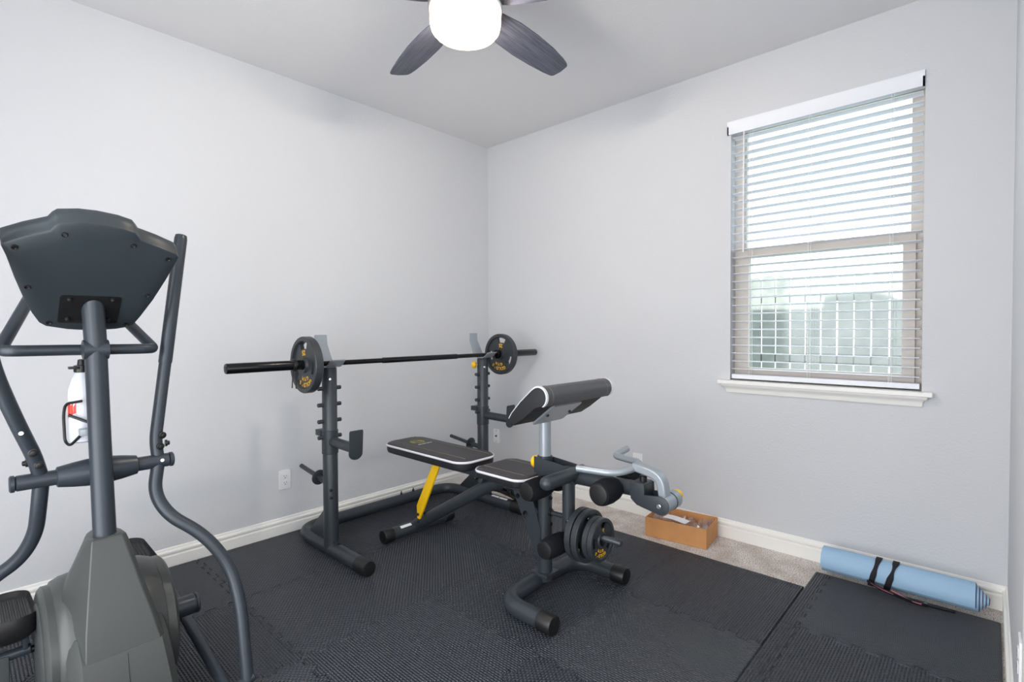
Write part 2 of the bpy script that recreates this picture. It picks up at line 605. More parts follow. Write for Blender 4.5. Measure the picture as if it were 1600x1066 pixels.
for i in range(nsl):
    z = ztop + (zbot - ztop) * i / (nsl - 1)
    if sl_me is None:
        b = B().prism(prof, lambda u, v, w_: (2.004 + w_, 0.027 + u * math.cos(tilt) - v * math.sin(tilt), 0.93 + u * math.sin(tilt) + v * math.cos(tilt)), 0.860)
        o = b.build('slat', M['blind'], bl, 30)
        sl_me = o.data
    else:
        o = bpy.data.objects.new('slat', sl_me)
        COL.objects.link(o)
        o.parent = bl
    o.location.z = z - 0.93
B().box((2.004, 0.0, 0.936), (2.864, 0.052, 0.962), 0.005, 2).build('bottom_rail', M['blind'], bl, 30)
for x in (2.10, 2.395, 2.745):
    for y in (0.0, 0.054):
        B().rod((x, y, 0.95), (x, y, 2.35), 0.0011, 0.0, 6).build('ladder_cord', M['white'], bl, 30)
    B().rod((x + 0.012, 0.0, 0.95), (x + 0.012, 0.0, 2.35), 0.0009, 0.0, 6).build('lift_cord', M['white'], bl, 30)
B().rod((2.068, -0.008, 1.66), (2.068, -0.008, 2.345), 0.004, 0.001, 8).build('tilt_wand', M['white'], bl, 30)

# outside: ground, board fence, roof edge that shades the fence
struct(B().box((-6, T, -0.32), (10, 14, -0.22)).build('ground', M['grass'], smooth=0), 'ground of the yard outside the window', 'ground')
rf = B()
rf.prism([(-6, 2.841), (10, 2.841), (10, 2.99), (2.42, 2.99), (2.28, 3.04), (2.12, 3.12), (1.98, 3.15), (1.60, 3.13), (1.58, 3.01), (-6, 3.01)], lambda u, v, w_: (u, 0.45 - w_, v), 1.2)
ro = rf.build('roof', M['roof'], smooth=0)
struct(ro, 'roof edge of the house above the window outside', 'roof')
fen = thing('board_fence', (2, 3.0, -0.22), 'weathered vertical board fence seen through the blinds', 'fence')
x = -1.2
pm = None
k = 0
while x < 6.0:
    topz = 1.79 - 0.012 * math.sin(k * 1.7) - 0.02 * (x - 1.3)
    wd = 0.137
    b = B().prism([(0.004, -0.22), (wd - 0.003, -0.22), (wd - 0.003, topz - 0.03), (wd - 0.03, topz), (0.03, topz), (0.004, topz - 0.03)], lambda u, v, w_, x=x: (x + u, 3.0 + w_, v), 0.018)
    b.build('picket', M['fence'], fen, 0)
    x += 0.1425 + (0.004 if k % 3 == 0 else 0)
    k += 1
for z in (0.2, 0.85, 1.5):
    B().box((-1.2, 3.02, z), (6.0, 3.06, z + 0.09)).build('fence_rail', M['fence'], fen, 0)

# ------------------------------------------------------------------ foam puzzle mats
TH = 0.012
def teeth(p0, p1, n, amp, flip):
    """jigsaw line from p0 to p1: dovetail tabs alternately out and in"""
    p0, p1 = Vector(p0), Vector(p1)
    d = p1 - p0
    L = d.length
    d.normalize()
    nn = Vector((-d.y, d.x))
    out = [p0]
    s = L / n
    for i in range(n):
        sg = 1 if (i % 2 == 0) != flip else -1
        a = i * s
        if 0 < i < n - 1 or True:
            e = s * 0.06
            st = a + e if i > 0 else a + s * 0.35
            en = a + s - e if i < n - 1 else a + s * 0.65
            out += [p0 + d * (st + 0.0) + nn * 0, p0 + d * (st - e * 0.8) + nn * amp * sg, p0 + d * (en + e * 0.8) + nn * amp * sg, p0 + d * en]
    out.append(p1)
    return out

def tile_obj(parent, name, sides, material):
    """sides: list of four polylines around the tile, counter-clockwise"""
    pts = []
    for sd in sides:
        pts += sd[:-1]
    c = Vector((sum(p.x for p in pts) / len(pts), sum(p.y for p in pts) / len(pts)))
    n = len(pts)
    xs = [p.x for p in pts]
    ys = [p.y for p in pts]
    hx, hy = (max(xs) - min(xs)) / 2, (max(ys) - min(ys)) / 2
    def ins(p, g):
        return Vector((c.x + (p.x - c.x) * (1 - g / hx), c.y + (p.y - c.y) * (1 - g / hy)))
    bd = B()
    lo = [bd.bm.verts.new((*ins(p, 0.0010), 0.0016)) for p in pts]
    mi = [bd.bm.verts.new((*ins(p, 0.0010), TH - 0.0035)) for p in pts]
    hi = [bd.bm.verts.new((*ins(p, 0.0032), TH)) for p in pts]
    for i in range(n):
        j = (i + 1) % n
        bd.bm.faces.new((lo[i], lo[j], mi[j], mi[i]))
        bd.bm.faces.new((mi[i], mi[j], hi[j], hi[i]))
    f = bd.bm.faces.new(hi)
    f.normal_update()
    bmesh.ops.triangulate(bd.bm, faces=[f], ngon_method='EAR_CLIP')
    o = bd.build(name, material, parent, 0)
    o.location.z = -random.uniform(0.0, 0.0012)
    return o

def puzzle_mat(root, xs, ys, border, pattern, amp=0.0115, nt_=13):
    """xs ascending, ys ascending; border: dict side -> width"""
    nx, ny = len(xs) - 1, len(ys) - 1
    hl = {}
    vl = {}
    for j in range(ny + 1):
        for i in range(nx):
            jag = 0 < j < ny or ('back' in border and j == ny) or ('front' in border and j == 0)
            a, c_ = (xs[i], ys[j]), (xs[i + 1], ys[j])
            hl[i, j] = teeth(a, c_, nt_, amp, (i + j) % 2 == 0) if jag else [Vector(a), Vector(c_)]
    for i in range(nx + 1):
        for j in range(ny):
            jag = 0 < i < nx or ('left' in border and i == 0) or ('right' in border and i == nx)
            a, c_ = (xs[i], ys[j]), (xs[i], ys[j + 1])
            vl[i, j] = teeth(a, c_, nt_, amp, (i + j) % 2 == 1) if jag else [Vector(a), Vector(c_)]
    for i in range(nx):
        for j in range(ny):
            sides = [hl[i, j], vl[i + 1, j], list(reversed(hl[i, j + 1])), list(reversed(vl[i, j]))]
            tile_obj(root, 'foam_tile', sides, M['tileA'] if pattern(i, j) else M['tileB'])
    for i in range(nx):
        for side, j in (('back', ny), ('front', 0)):
            if side in border:
                wv = border[side] * (1 if side == 'back' else -1)
                ln = hl[i, j]
                far = [Vector((xs[i + 1], ys[j] + wv)), Vector((xs[i], ys[j] + wv))]
                tile_obj(root, 'edge_strip', [ln, [ln[-1], far[0]], far, [far[1], ln[0]]], M['tileA'])
    for j in range(ny):
        for side, i in (('left', 0), ('right', nx)):
            if side in border:
                wv = border[side] * (1 if side == 'right' else -1)
                ln = vl[i, j]
                far = [Vector((xs[i] + wv, ys[j + 1])), Vector((xs[i] + wv, ys[j]))]
                tile_obj(root, 'edge_strip', [ln, [ln[-1], far[0]], far, [far[1], ln[0]]], M['tileA'])

big = thing('puzzle_mat', (1.25, -1.9, 0), 'large black interlocking foam tile mat under the bench and rack', 'mat')
puzzle_mat(big, [0.045, 0.64, 1.25, 1.87, 2.476], [-3.43, -2.82, -2.21, -1.60, -0.98, -0.405],
           {'back': 0.035, 'left': 0.025}, lambda i, j: (i * 2 + j) % 3 != 0)
small = thing('puzzle_mat', (2.8, -1.2, 0), 'narrow black foam tile mat carrying the rolled blue mat', 'mat')
puzzle_mat(small, [2.535, 3.152], [-2.58, -1.97, -1.36, -0.757, -0.162], {'left': 0.058}, lambda i, j: j % 2 == 0)

# ------------------------------------------------------------------ ceiling fan
FX, FY, FZ = 1.634, -1.726, 2.46
fan = thing('ceiling_fan', (FX, FY, H), 'dark wood five blade ceiling fan with lit frosted lamp', 'ceiling fan')
B().lathe((FX, FY, H), (0, 0, -1), [(0, 0.07), (0.03, 0.075), (0.05, 0.06), (0.06, 0.02)], 32).build('canopy', M['nickel'], fan)
B().rod((FX, FY, H - 0.02), (FX, FY, 2.6), 0.0125).build('downrod', M['nickel'], fan)
B().lathe((FX, FY, 2.615), (0, 0, -1), [(0, 0.03), (0.01, 0.08), (0.03, 0.115), (0.06, 0.128), (0.115, 0.13), (0.135, 0.12), (0.14, 0.09)], 40).build('motor_housing', M['nickel'], fan)
B().lathe((FX, FY, 2.475), (0, 0, -1), [(0, 0.10), (0.004, 0.139), (0.04, 0.141), (0.046, 0.137), (0.05, 0.10)], 48).build('light_collar', M['nickel'], fan)
B().lathe((FX, FY, 2.427), (0, 0, -1), [(0, 0.134), (0.045, 0.134), (0.068, 0.128), (0.083, 0.115), (0.092, 0.09), (0.097, 0.05), (0.0985, 0.001)], 48).build('lamp_glass', M['shade'], fan, 60)
for s_ in (-1, 1):
    B().lathe((FX + s_ * 0.045, FY + s_ * 0.045, 2.43), (0, 0, -1), [(0, 0.012), (0.012, 0.022), (0.025, 0.028), (0.038, 0.028), (0.05, 0.02), (0.056, 0.004)], 16).build('bulb', M['bulb'], fan, 60)
for kb in range(5):
    ang = R(95.0 + 72 * kb)
    pitch = R(12)
    out = [(0.10, -0.034), (0.16, -0.058), (0.26, -0.073), (0.38, -0.077), (0.50, -0.073), (0.60, -0.062), (0.64, -0.054), (0.654, -0.047), (0.660, -0.038), (0.668, 0.0), (0.664, 0.036), (0.656, 0.046), (0.644, 0.050), (0.60, 0.056), (0.50, 0.066), (0.38, 0.072), (0.26, 0.068), (0.16, 0.055), (0.10, 0.034)]
    def fr(u, v, w_, ang=ang):
        z = -v * math.sin(pitch) + w_ * math.cos(pitch)
        vv = v * math.cos(pitch) + w_ * math.sin(pitch)
        return (u, vv, z)
    bo = B().prism(out, fr, 0.006, 0.0015).build('blade', M['blade'], None, 30)
    bo.parent = fan
    bo.location = (0, 0, FZ - H)
    bo.rotation_euler = (0, 0, ang)
    ir = B().box((0.06, -0.02, 0.006), (0.2, 0.02, 0.012), 0.002).build('blade_arm', M['nickel'], None, 30)
    ir.parent = bo

# ------------------------------------------------------------------ squat rack
RL, RRY, RX, RZ = -1.70, -0.56, 0.505, TH + 0.0395
rack = thing('squat_rack', (0.45, -1.13, TH), 'dark grey free standing squat rack holding the barbell', 'rack')
TR = 0.036
base = fillet([(0.80, RL, RZ), (0.125, RL, RZ), (0.125, RRY, RZ), (0.80, RRY, RZ)], 0.14, 10)
B().sweep(base, TR, 20).build('base_frame', M['dark'], rack)
for y in (RL, RRY):
    s = -1 if y == RL else 1
    cap = B().lathe((0.785, y, RZ), (1, 0, 0), [(0, 0.0375), (0.002, 0.0392), (0.085, 0.0392), (0.094, 0.036), (0.095, 0.033)], 28).build('foot_cap', M['rubber'], rack)
    B().lathe((RX, y, RZ), (0, 0, 1), [(0.0, 0.0385), (0.97, 0.0385), (0.975, 0.035)], 28).build('upright', M['dark'], rack)
    # saddle joint where the upright meets the foot
    B().box((RX - 0.07, y - 0.012, RZ + 0.01), (RX + 0.075, y + 0.012, RZ + 0.042), 0.004).build('foot_bracket', M['dark'], rack)
    # gusset plate behind the upright
    B().prism([(0.02, 0.0), (-0.22, 0.0), (-0.20, 0.03), (-0.02, 0.19), (0.02, 0.19)], lambda u, v, w_, y=y: (RX - 0.03 + u, y - 0.003 + w_, RZ + 0.02 + v), 0.006, 0.001).build('gusset', M['dark'], rack, 30)
    for z in (0.655, 0.74, 0.828, 0.916):
        b = B().lathe((RX - 0.002, y - 0.066, z), (0, 1, 0), [(0, 0.009), (0.002, 0.011), (0.130, 0.011), (0.132, 0.009)], 14)
        b.build('peg', M['dark'], rack)
    # safety catch: sleeve, arm and lip plate
    sl_ = B().lathe((RX, y, 0.565), (0, 0, 1), [(0, 0.040), (0.002, 0.0425), (0.125, 0.0425), (0.127, 0.040)], 28).build('catch_sleeve', M['dark'], rack)
    B().box((RX - 0.075, y - 0.045, 0.66), (RX - 0.02, y + 0.045, 0.692), 0.004).build('sleeve_bracket', M['dark'], sl_)
    B().rod((RX + 0.03, y, 0.632), (0.765, y, 0.628), 0.026).build('catch_arm', M['dark'], sl_)
    lip = [(-0.038, 0.06), (-0.034, 0.066), (0.034, 0.066), (0.038, 0.06), (0.038, -0.028)] + [(0.038 * math.cos(R(a)), -0.028 + 0.026 * math.sin(R(a))) for a in range(-15, -180, -15)] + [(-0.038, -0.028)]
    B().prism(lip, lambda u, v, w_, y=y: (0.762 + w_ + max(0, v) * 0.14, y + u, 0.640 + v * 1.25), 0.006, 0.0012).build('catch_lip', M['dark'], sl_, 30)
    # weight storage peg, tilted back
    d = V(-0.96, 0, 0.115).normalized()
    p0 = V(RX, y, 0.395)
    pg = B().lathe(p0, d, [(0.0, 0.017), (0.13, 0.017), (0.1305, 0.0125), (0.345, 0.0125), (0.347, 0.010)], 18).build('storage_peg', M['dark'], rack)
    B().lathe(p0 + d * 0.125, d, [(0, 0.040), (0.001, 0.042), (0.006, 0.042), (0.007, 0.040)], 24).build('flange', M['dark'], pg)
    # hook: silver inner post, tall back plate, cup and front lip
    z0 = RZ + 0.975
    hk = B().lathe((RX, y, z0 - 0.02), (0, 0, 1), [(0, 0.031), (0.045, 0.031)], 24).build('hook_post', M['silver'], rack)
    pr = [(-0.105, 0.165), (-0.103, 0.115), (-0.060, 0.022), (-0.045, 0.008), (-0.02, 0.0), (0.03, 0.0), (0.055, 0.012), (0.075, 0.030), (0.092, 0.036)]
    pr_w = [0.036, 0.038, 0.045, 0.045, 0.043, 0.043, 0.043, 0.042, 0.036]
    b = B()
    ra = []
    for (u, v), ww in zip(pr, pr_w):
        ra.append([(RX + 0.012 + u, y - ww, z0 + 0.003 + v), (RX + 0.012 + u, y + ww, z0 + 0.003 + v), (RX + 0.012 + u - 0.002, y + ww, z0 + 0.010 + v), (RX + 0.012 + u - 0.002, y - ww, z0 + 0.010 + v)])
    ra = [[(p[0] + (0.004 if q in (2, 3) else 0), p[1], p[2]) for q, p in enumerate(r)] for r in ra]
    b.loft(ra)
    ho = b.build('bar_hook', M['silver'], rack, 50)
    bv = ho.modifiers.new('bevel', 'BEVEL')
    bv.width = 0.0015
    bv.segments = 2
    B().lathe((RX - 0.01, y - 0.038 if y == RRY else y + 0.038, z0 - 0.045), (-0.8, -0.6, 0), [(0, 0.006), (0.012, 0.006), (0.012, 0.021), (0.02, 0.024), (0.036, 0.022), (0.042, 0.012)], 18).build('lock_knob', M['yellow'], rack) if y == RRY else None
    for z in (0.335, 0.375, z0 - 0.06):
        B().lathe((RX + 0.034, y - 0.016, z), (1, -0.4, 0), [(0, 0.008), (0.008, 0.008), (0.010, 0.005)], 10).build('bolt', M['black'] if z < 0.9 else M['chrome'], rack)
    B().lathe((RX + 0.075, y, RZ + 0.038), (0, 0, 1), [(0, 0.007), (0.008, 0.007), (0.011, 0.004)], 8).build('bolt', M['black'], rack)
for y in (-1.46, -0.98, -0.88):
    B().lathe((0.125, y, RZ + 0.034), (0, 0, 1), [(0, 0.008), (0.012, 0.008), (0.016, 0.004), (0.026, 0.003)], 8).build('bolt', M['black'], rack)
lb = B()
for k in range(2):
    a = 0.60 + k * 0.075
    pts = []
    for xx in (a, a + 0.07):
        pts.append([(xx, RRY + (TR + 0.0006) * math.sin(R(t)), RZ + (TR + 0.0006) * math.cos(R(t))) for t in (-28, -14, 0)])
    for i in range(2):
        lb.faces([pts[0][i], pts[0][i + 1], pts[1][i + 1], pts[1][i]], [(0, 1, 2, 3)])
lo = lb.build('warning_label', M['paper'], rack, 0)

# ------------------------------------------------------------------ barbell and its plates
BX, BZ = 0.553, 1.052
bar = thing('barbell', (BX, -1.13, BZ), 'long black barbell resting across the rack hooks', 'barbell')
B().lathe((BX, -1.80, BZ), (0, 1, 0), [(0, 0.0135), (0.40, 0.0135), (0.402, 0.0165), (0.96, 0.0165), (0.962, 0.0135), (1.36, 0.0135)], 20).build('shaft', M['bar'], bar)
for s, ya, yb in ((-1, -2.228, -1.795), (1, -0.048, -0.475)):
    sv = B().lathe((BX, yb, BZ), (0, s, 0), [(0, 0.026), (0.002, 0.031), (0.022, 0.031), (0.024, 0.0245), (abs(ya - yb) - 0.004, 0.0245), (abs(ya - yb), 0.022)], 28).build('sleeve', M['bar'], bar)
    B().lathe((BX, ya - s * 0.002, BZ), (0, s, 0), [(0, 0.012), (0.004, 0.012), (0.0045, 0.006)], 16).build('end_bolt', M['black'], sv)

def text_arc(bd, s, rad, ang0, step, fr, size, outward=True):
    """letters on an arc; ang0 centre angle (deg, ccw from +u), fr(u, v, w)"""
    n = len(s)
    for i, ch in enumerate(s):
        if ch == ' ':
            continue
        a = R(ang0) - (i - (n - 1) / 2) * step * (1 if outward else -1)
        ca, sa = math.cos(a), math.sin(a)
        rot = a - math.pi / 2 if outward else a + math.pi / 2
        cr, sr = math.cos(rot), math.sin(rot)
        text_verts(bd, ch, lambda x, y, z: fr(rad * ca + x * cr - y * sr, rad * sa + x * sr + y * cr, z), size)

def weight_plate(center, axis, uax, Rr, th, num, label, group, spin=0, show=True):
    """axis: visible face normal; uax: in-plane horizontal (right of the viewer); spin rotates the casting"""
    c = Vector(center)
    ax = Vector(axis)
    u0 = Vector(uax)
    v0 = ax.cross(u0)
    if v0.z < 0:
        v0 = -v0
    cs, sn = math.cos(R(spin)), math.sin(R(spin))
    U = u0 * cs + v0 * sn
    Vv = -u0 * sn + v0 * cs
    def fr(u, v, w_):
        return c + U * u + Vv * v + ax * w_
    t = thing('weight_plate', c, label, 'weight plate', group)
    k = Rr / 0.145
    # body: rim + dished web with three hand slots, built as a grid of rings with holes
    seg = 72
    r1_ = max(0.037 * k, 0.031)
    rr = [0.0258, r1_, r1_ + 0.005 * k, 0.082 * k, 0.117 * k, 0.123 * k, Rr - 0.003, Rr]
    hz = [th * 0.5, th * 0.5, th * 0.24, th * 0.24, th * 0.24, th * 0.5, th * 0.5, th * 0.40]
    slot_ring = 3                      # between rr[2] and rr[3]
    def in_slot(q):
        a = (q + 0.5) * 360 / seg
        for ctr in (90, 345, 195):
            dd = abs((a - ctr + 180) % 360 - 180)
            if dd < 19:
                return True
        return False
    bd = B()
    rings = {}
    for sd in (1, -1):
        for i, (r_, h_) in enumerate(zip(rr, hz)):
            rings[sd, i] = [bd.bm.verts.new(fr(r_ * math.cos(2 * math.pi * q / seg), r_ * math.sin(2 * math.pi * q / seg), sd * h_)) for q in range(seg)]
    for sd in (1, -1):
        for i in range(len(rr) - 1):
            for q in range(seg):
                if i == slot_ring and in_slot(q):
                    continue
                a, b_, c2, d = rings[sd, i][q], rings[sd, i][(q + 1) % seg], rings[sd, i + 1][(q + 1) % seg], rings[sd, i + 1][q]
                bd.bm.faces.new((a, b_, c2, d))
    for i in (0, len(rr) - 1):
        for q in range(seg):
            bd.bm.faces.new((rings[1, i][q], rings[1, i][(q + 1) % seg], rings[-1, i][(q + 1) % seg], rings[-1, i][q]))
    for q in range(seg):
        if in_slot(q):
            for i in (slot_ring, slot_ring + 1):
                bd.bm.faces.new((rings[1, i][q], rings[1, i][(q + 1) % seg], rings[-1, i][(q + 1) % seg], rings[-1, i][q]))
            if not in_slot((q - 1) % seg):
                bd.bm.faces.new((rings[1, 3][q], rings[1, 4][q], rings[-1, 4][q], rings[-1, 3][q]))
            if not in_slot((q + 1) % seg):
                e = (q + 1) % seg
                bd.bm.faces.new((rings[1, 3][e], rings[1, 4][e], rings[-1, 4][e], rings[-1, 3][e]))
    bd.build('plate_body', M['iron'], t, 32)
    if show:
        bd = B()
        wz = th * 0.24 + 0.0006
        f2 = lambda x, y, z: fr(x, y, wz + z)
        # the plate hangs upside down: number on top, name at the bottom, both inverted
        text_verts(bd, num, lambda x, y, z: f2(-x, -y + 0.0625 * k, z), 0.036 * k)
        text_arc(bd, "GOLD'S", 0.102 * k, 270, 0.225, lambda a, b2, c3: f2(a, b2, c3), 0.031 * k)
        text_arc(bd, 'GYM', 0.072 * k, 270, 0.34, lambda a, b2, c3: f2(a, b2, c3), 0.027 * k)
        o = bd.build('lettering', M['gold'], t, 0)
        o['label'] = 'yellow lettering'
    return t
weight_plate((BX, -1.848, BZ - 0.001), (0, -1, 0), (1, 0, 0), 0.144, 0.042, '25', 'black iron weight plate on the barbell end beside the elliptical', 'barbell plates', spin=6)
weight_plate((BX, -0.425, BZ - 0.001), (0, -1, 0), (1, 0, 0), 0.144, 0.042, '25', 'black iron weight plate on the barbell end near the room corner', 'barbell plates', spin=-8)
for y, s, lbl in ((-1.905, -1, 'black spring collar clamped outside the plate nearest the elliptical'), (-0.375, 1, 'black spring collar clamped outside the plate near the corner')):
    t = thing('spring_collar', (BX, y, BZ), lbl, 'collar', 'barbell collars')
    pts = []
    for q in range(64):
        a = 2 * math.pi * q / 20
        pts.append((BX + 0.0272 * math.cos(a), y + s * (0.0055 * q / 20 * 1.0), BZ + 0.0272 * math.sin(a)))
    B().sweep(pts, 0.0026, 8).build('coil', M['black'], t)
    for dd in (-0.018, 0.014):
        B().sweep([(BX + dd * 0.6, y + s * 0.008, BZ - 0.026), (BX + dd + 0.006, y + s * 0.010, BZ - 0.07), (BX + dd * 1.4 + 0.012, y + s * 0.012, BZ - 0.115)], 0.003, 8).build('grip_handle', M['black'], t)

# ------------------------------------------------------------------ workout bench
CY = -1.20
bench = thing('workout_bench', (1.2, CY, TH), 'black padded workout bench with preacher pad and leg lever', 'bench')
FZ0 = TH + 0.041
# rear stabiliser
B().sweep([(0.595, -1.38, FZ0), (0.595, -0.99, FZ0)], 0.036, 20).build('rear_foot', M['dark'], bench)
for y, s in ((-1.375, -1), (-0.995, 1)):
    B().lathe((0.595, y, FZ0), (0, s, 0), [(0, 0.0375), (0.002, 0.0392), (0.055, 0.0392), (0.063, 0.036), (0.064, 0.032)], 26).build('foot_cap', M['rubber'], bench)
lb = B()
pts = [[(0.595 + 0.0368 * math.sin(R(t)), yy, FZ0 + 0.0368 * math.cos(R(t))) for t in (18, 32, 46)] for yy in (-1.33, -1.255)]
for i in range(2):
    lb.faces([pts[0][i], pts[0][i + 1], pts[1][i + 1], pts[1][i]], [(0, 1, 2, 3)])
lb.build('label_sticker', M['paper'], bench, 0)
# main spine
B().sweep(fillet([(0.60, CY, 0.065), (1.245, CY, 0.440), (1.34, CY, 0.470), (1.58, CY, 0.474)], 0.05, 6), [0.034] * 8 + [0.031] * 8, 20).build('spine_tube', M['dark'], bench)
B().lathe((0.655, CY - 0.03, 0.10), (0.2, -1, 0.2), [(0, 0.008), (0.010, 0.008), (0.012, 0.004)], 10).build('bolt', M['black'], bench)
# front base, U shaped
U = fillet([(1.80, -1.475, FZ0), (1.575, -1.475, FZ0), (1.555, CY, FZ0 + 0.0), (1.575, -0.925, FZ0), (1.80, -0.925, FZ0)], [0, 0.20, 0.05, 0.20, 0], 10)
B().sweep(U, 0.037, 20).build('front_foot', M['dark'], bench)
for y in (-1.475, -0.925):
    B().lathe((1.785, y, FZ0), (1, 0, 0), [(0, 0.039), (0.002, 0.0405), (0.062, 0.0405), (0.070, 0.037), (0.071, 0.033)], 26).build('foot_cap', M['rubber'], bench)
PX = 1.585
B().lathe((PX, CY, FZ0), (0, 0, 1), [(0, 0.033), (0.585, 0.033)], 26).build('front_post', M['dark'], bench)
B().box((PX - 0.05, CY - 0.045, FZ0 + 0.026), (PX + 0.045, CY + 0.045, FZ0 + 0.043), 0.005).build('foot_bracket', M['dark'], bench)
for z in (0.445, 0.39, 0.325):
    B().lathe((PX + 0.028, CY - 0.002, z), (1, 0, 0), [(0, 0.009), (0.012, 0.009), (0.014, 0.005)], 10).build('bolt', M['black'], bench)
# gusset with round holes between spine and post
def plate_with_holes(outline, holes, fr, th):
    b2 = bmesh.new()
    vs = [b2.verts.new((u, v, 0)) for u, v in outline]
    es = [b2.edges.new((vs[i], vs[(i + 1) % len(vs)])) for i in range(len(vs))]
    for hx, hy, hr in holes:
        hv = [b2.verts.new((hx + hr * math.cos(2 * math.pi * k / 16), hy + hr * math.sin(2 * math.pi * k / 16), 0)) for k in range(16)]
        es += [b2.edges.new((hv[i], hv[(i + 1) % 16])) for i in range(16)]
    bmesh.ops.triangle_fill(b2, edges=es, use_beauty=True)
    g = bmesh.ops.extrude_face_region(b2, geom=b2.faces[:])
    for e in g['geom']:
        if isinstance(e, bmesh.types.BMVert):
            e.co.z = th
    for v in b2.verts:
        v.co = Vector(fr(*v.co))
    bd = B()
    bd.merge(b2)
    return bd
for yy in (CY - 0.036, CY + 0.030):
    plate_with_holes([(1.40, 0.475), (1.52, 0.475), (1.585, 0.30), (1.585, 0.18), (1.55, 0.19)], [(1.445, 0.425, 0.013), (1.495, 0.345, 0.020)],
                     lambda u, v, w_, yy=yy: (u, yy + w_, v), 0.005).build('gusset', M['dark'], bench, 30)
# pads
def pad(name, x0, x1, y0, y1, ztop, th, r, stitch_dy):
    ol = rrect(x0, y0, x1, y1, r, 8)
    bd = B()
    def ring(inset, z):
        cx, cy = (x0 + x1) / 2, (y0 + y1) / 2
        return [(cx + (u - cx) * (1 - inset / ((x1 - x0) / 2)), cy + (v - cy) * (1 - inset / ((y1 - y0) / 2)), z) for u, v in ol]
    bd.loft([ring(0.02, ztop - th), ring(0.004, ztop - th + 0.008), ring(0.0, ztop - th + 0.02), ring(0.0, ztop - 0.014)])
    p = bd.build(name, M['padside'], bench, 40)
    bd = B()
    bd.loft([ring(-0.0005, ztop - 0.010), ring(0.004, ztop - 0.004), ring(0.014, ztop), ring(0.03, ztop + 0.0015), ring(0.08, ztop + 0.003)])
    bd.build('top_cover', M['vinylpad'], p, 60)
    bd = B()
    pp = [Vector(q) for q in ring(-0.0015, ztop - 0.012)]
    n = len(pp)
    for i in range(n):
        a, c_ = pp[i], pp[(i + 1) % n]
    rings = []
    for i in range(n):
        t_ = (pp[(i + 1) % n] - pp[i - 1]).normalized()
        nn_ = V(t_.y, -t_.x, 0)
        rings.append([pp[i] + nn_ * (0.0032 * math.cos(R(a))) + V(0, 0, 0.0062 * math.sin(R(a))) for a in range(0, 360, 45)])
    rings.append(rings[0])
    bd.loft(rings, caps=False)
    bd.build('white_piping', M['piping'], p, 60)
    for s in (-1, 1):
        yy = (y0 + y1) / 2 + s * stitch_dy
        B().box((x0 + 0.03, yy - 0.001, ztop + 0.0012), (x1 - 0.03, yy + 0.001, ztop + 0.0036)).build('stitch_line', M['stitch'], p, 0)
    return p
bp_ = pad('backrest_pad', 0.44, 1.155, -1.335, -1.065, 0.556, 0.062, 0.075, 0.082)
pad('seat_pad', 1.235, 1.56, -1.345, -1.055, 0.548, 0.053, 0.06, 0.085)
# emblem on the backrest: gold ring badge with a small bar-bell figure, pale lettering marks
bd = B()
ex, ey, ez = 0.60, -1.195, 0.5592
def flat_ring(r0, r1, seg=36):
    vs, fs = [], []
    for k in range(seg):
        a = 2 * math.pi * k / seg
        vs += [(ex + r0 * math.cos(a), ey + r0 * math.sin(a), ez), (ex + r1 * math.cos(a), ey + r1 * math.sin(a), ez)]
    for k in range(seg):
        i, j = 2 * k, 2 * ((k + 1) % seg)
        fs.append((i, i + 1, j + 1, j))
    bd.faces(vs, fs)
flat_ring(0.038, 0.043)
flat_ring(0.021, 0.025)
text_arc(bd, "GOLD'S GYM", 0.031, 0, 0.5, lambda u, v, w_: (ex + u, ey + v, ez + w_ * 0.3), 0.013)
bd.box((ex - 0.006, ey - 0.03, ez), (ex - 0.002, ey + 0.03, ez + 0.0004))
bd.box((ex - 0.012, ey - 0.034, ez), (ex + 0.004, ey - 0.027, ez + 0.0004)).box((ex - 0.012, ey + 0.027, ez), (ex + 0.004, ey + 0.034, ez + 0.0004))
bd.build('emblem', M['olive'], bp_, 0)
bd = B()
text_verts(bd, "GOLD'S GYM", lambda x, y, z: (ex + 0.075 - y, ey + x, ez + z * 0.3), 0.017)
bd.build('emblem_lettering', M['piping'], bp_, 0)
# backrest carrier and yellow adjustment strut
B().box((0.70, CY - 0.02, 0.455), (1.22, CY + 0.02, 0.494), 0.004).build('backrest_rail', M['dark'], bench, 30)
B().rod((1.205, CY - 0.06, 0.462), (1.205, CY + 0.06, 0.462), 0.018).build('hinge', M['dark'], bench)
B().rod((1.19, CY - 0.085, 0.470), (1.19, CY + 0.085, 0.470), 0.009).build('hinge_pin', M['black'], bench)
B().box((1.27, CY - 0.02, 0.44), (1.55, CY + 0.02, 0.488), 0.004).build('seat_rail', M['dark'], bench, 30)
B().prism([(0.826, 0.490), (0.884, 0.490), (0.728, 0.198), (0.690, 0.128), (0.668, 0.130), (0.664, 0.205)], lambda u, v, w_: (u, CY - 0.052 + w_, v), 0.012, 0.002).build('adjust_strut', M['yellow'], bench, 30)
B().box((0.86, CY + 0.036, 0.445), (1.13, CY + 0.044, 0.478), 0.002).build('strut_link', M['yellow'], bench, 30)
B().rod((0.68, CY - 0.06, 0.155), (0.68, CY + 0.06, 0.155), 0.008).build('strut_pin', M['black'], bench)
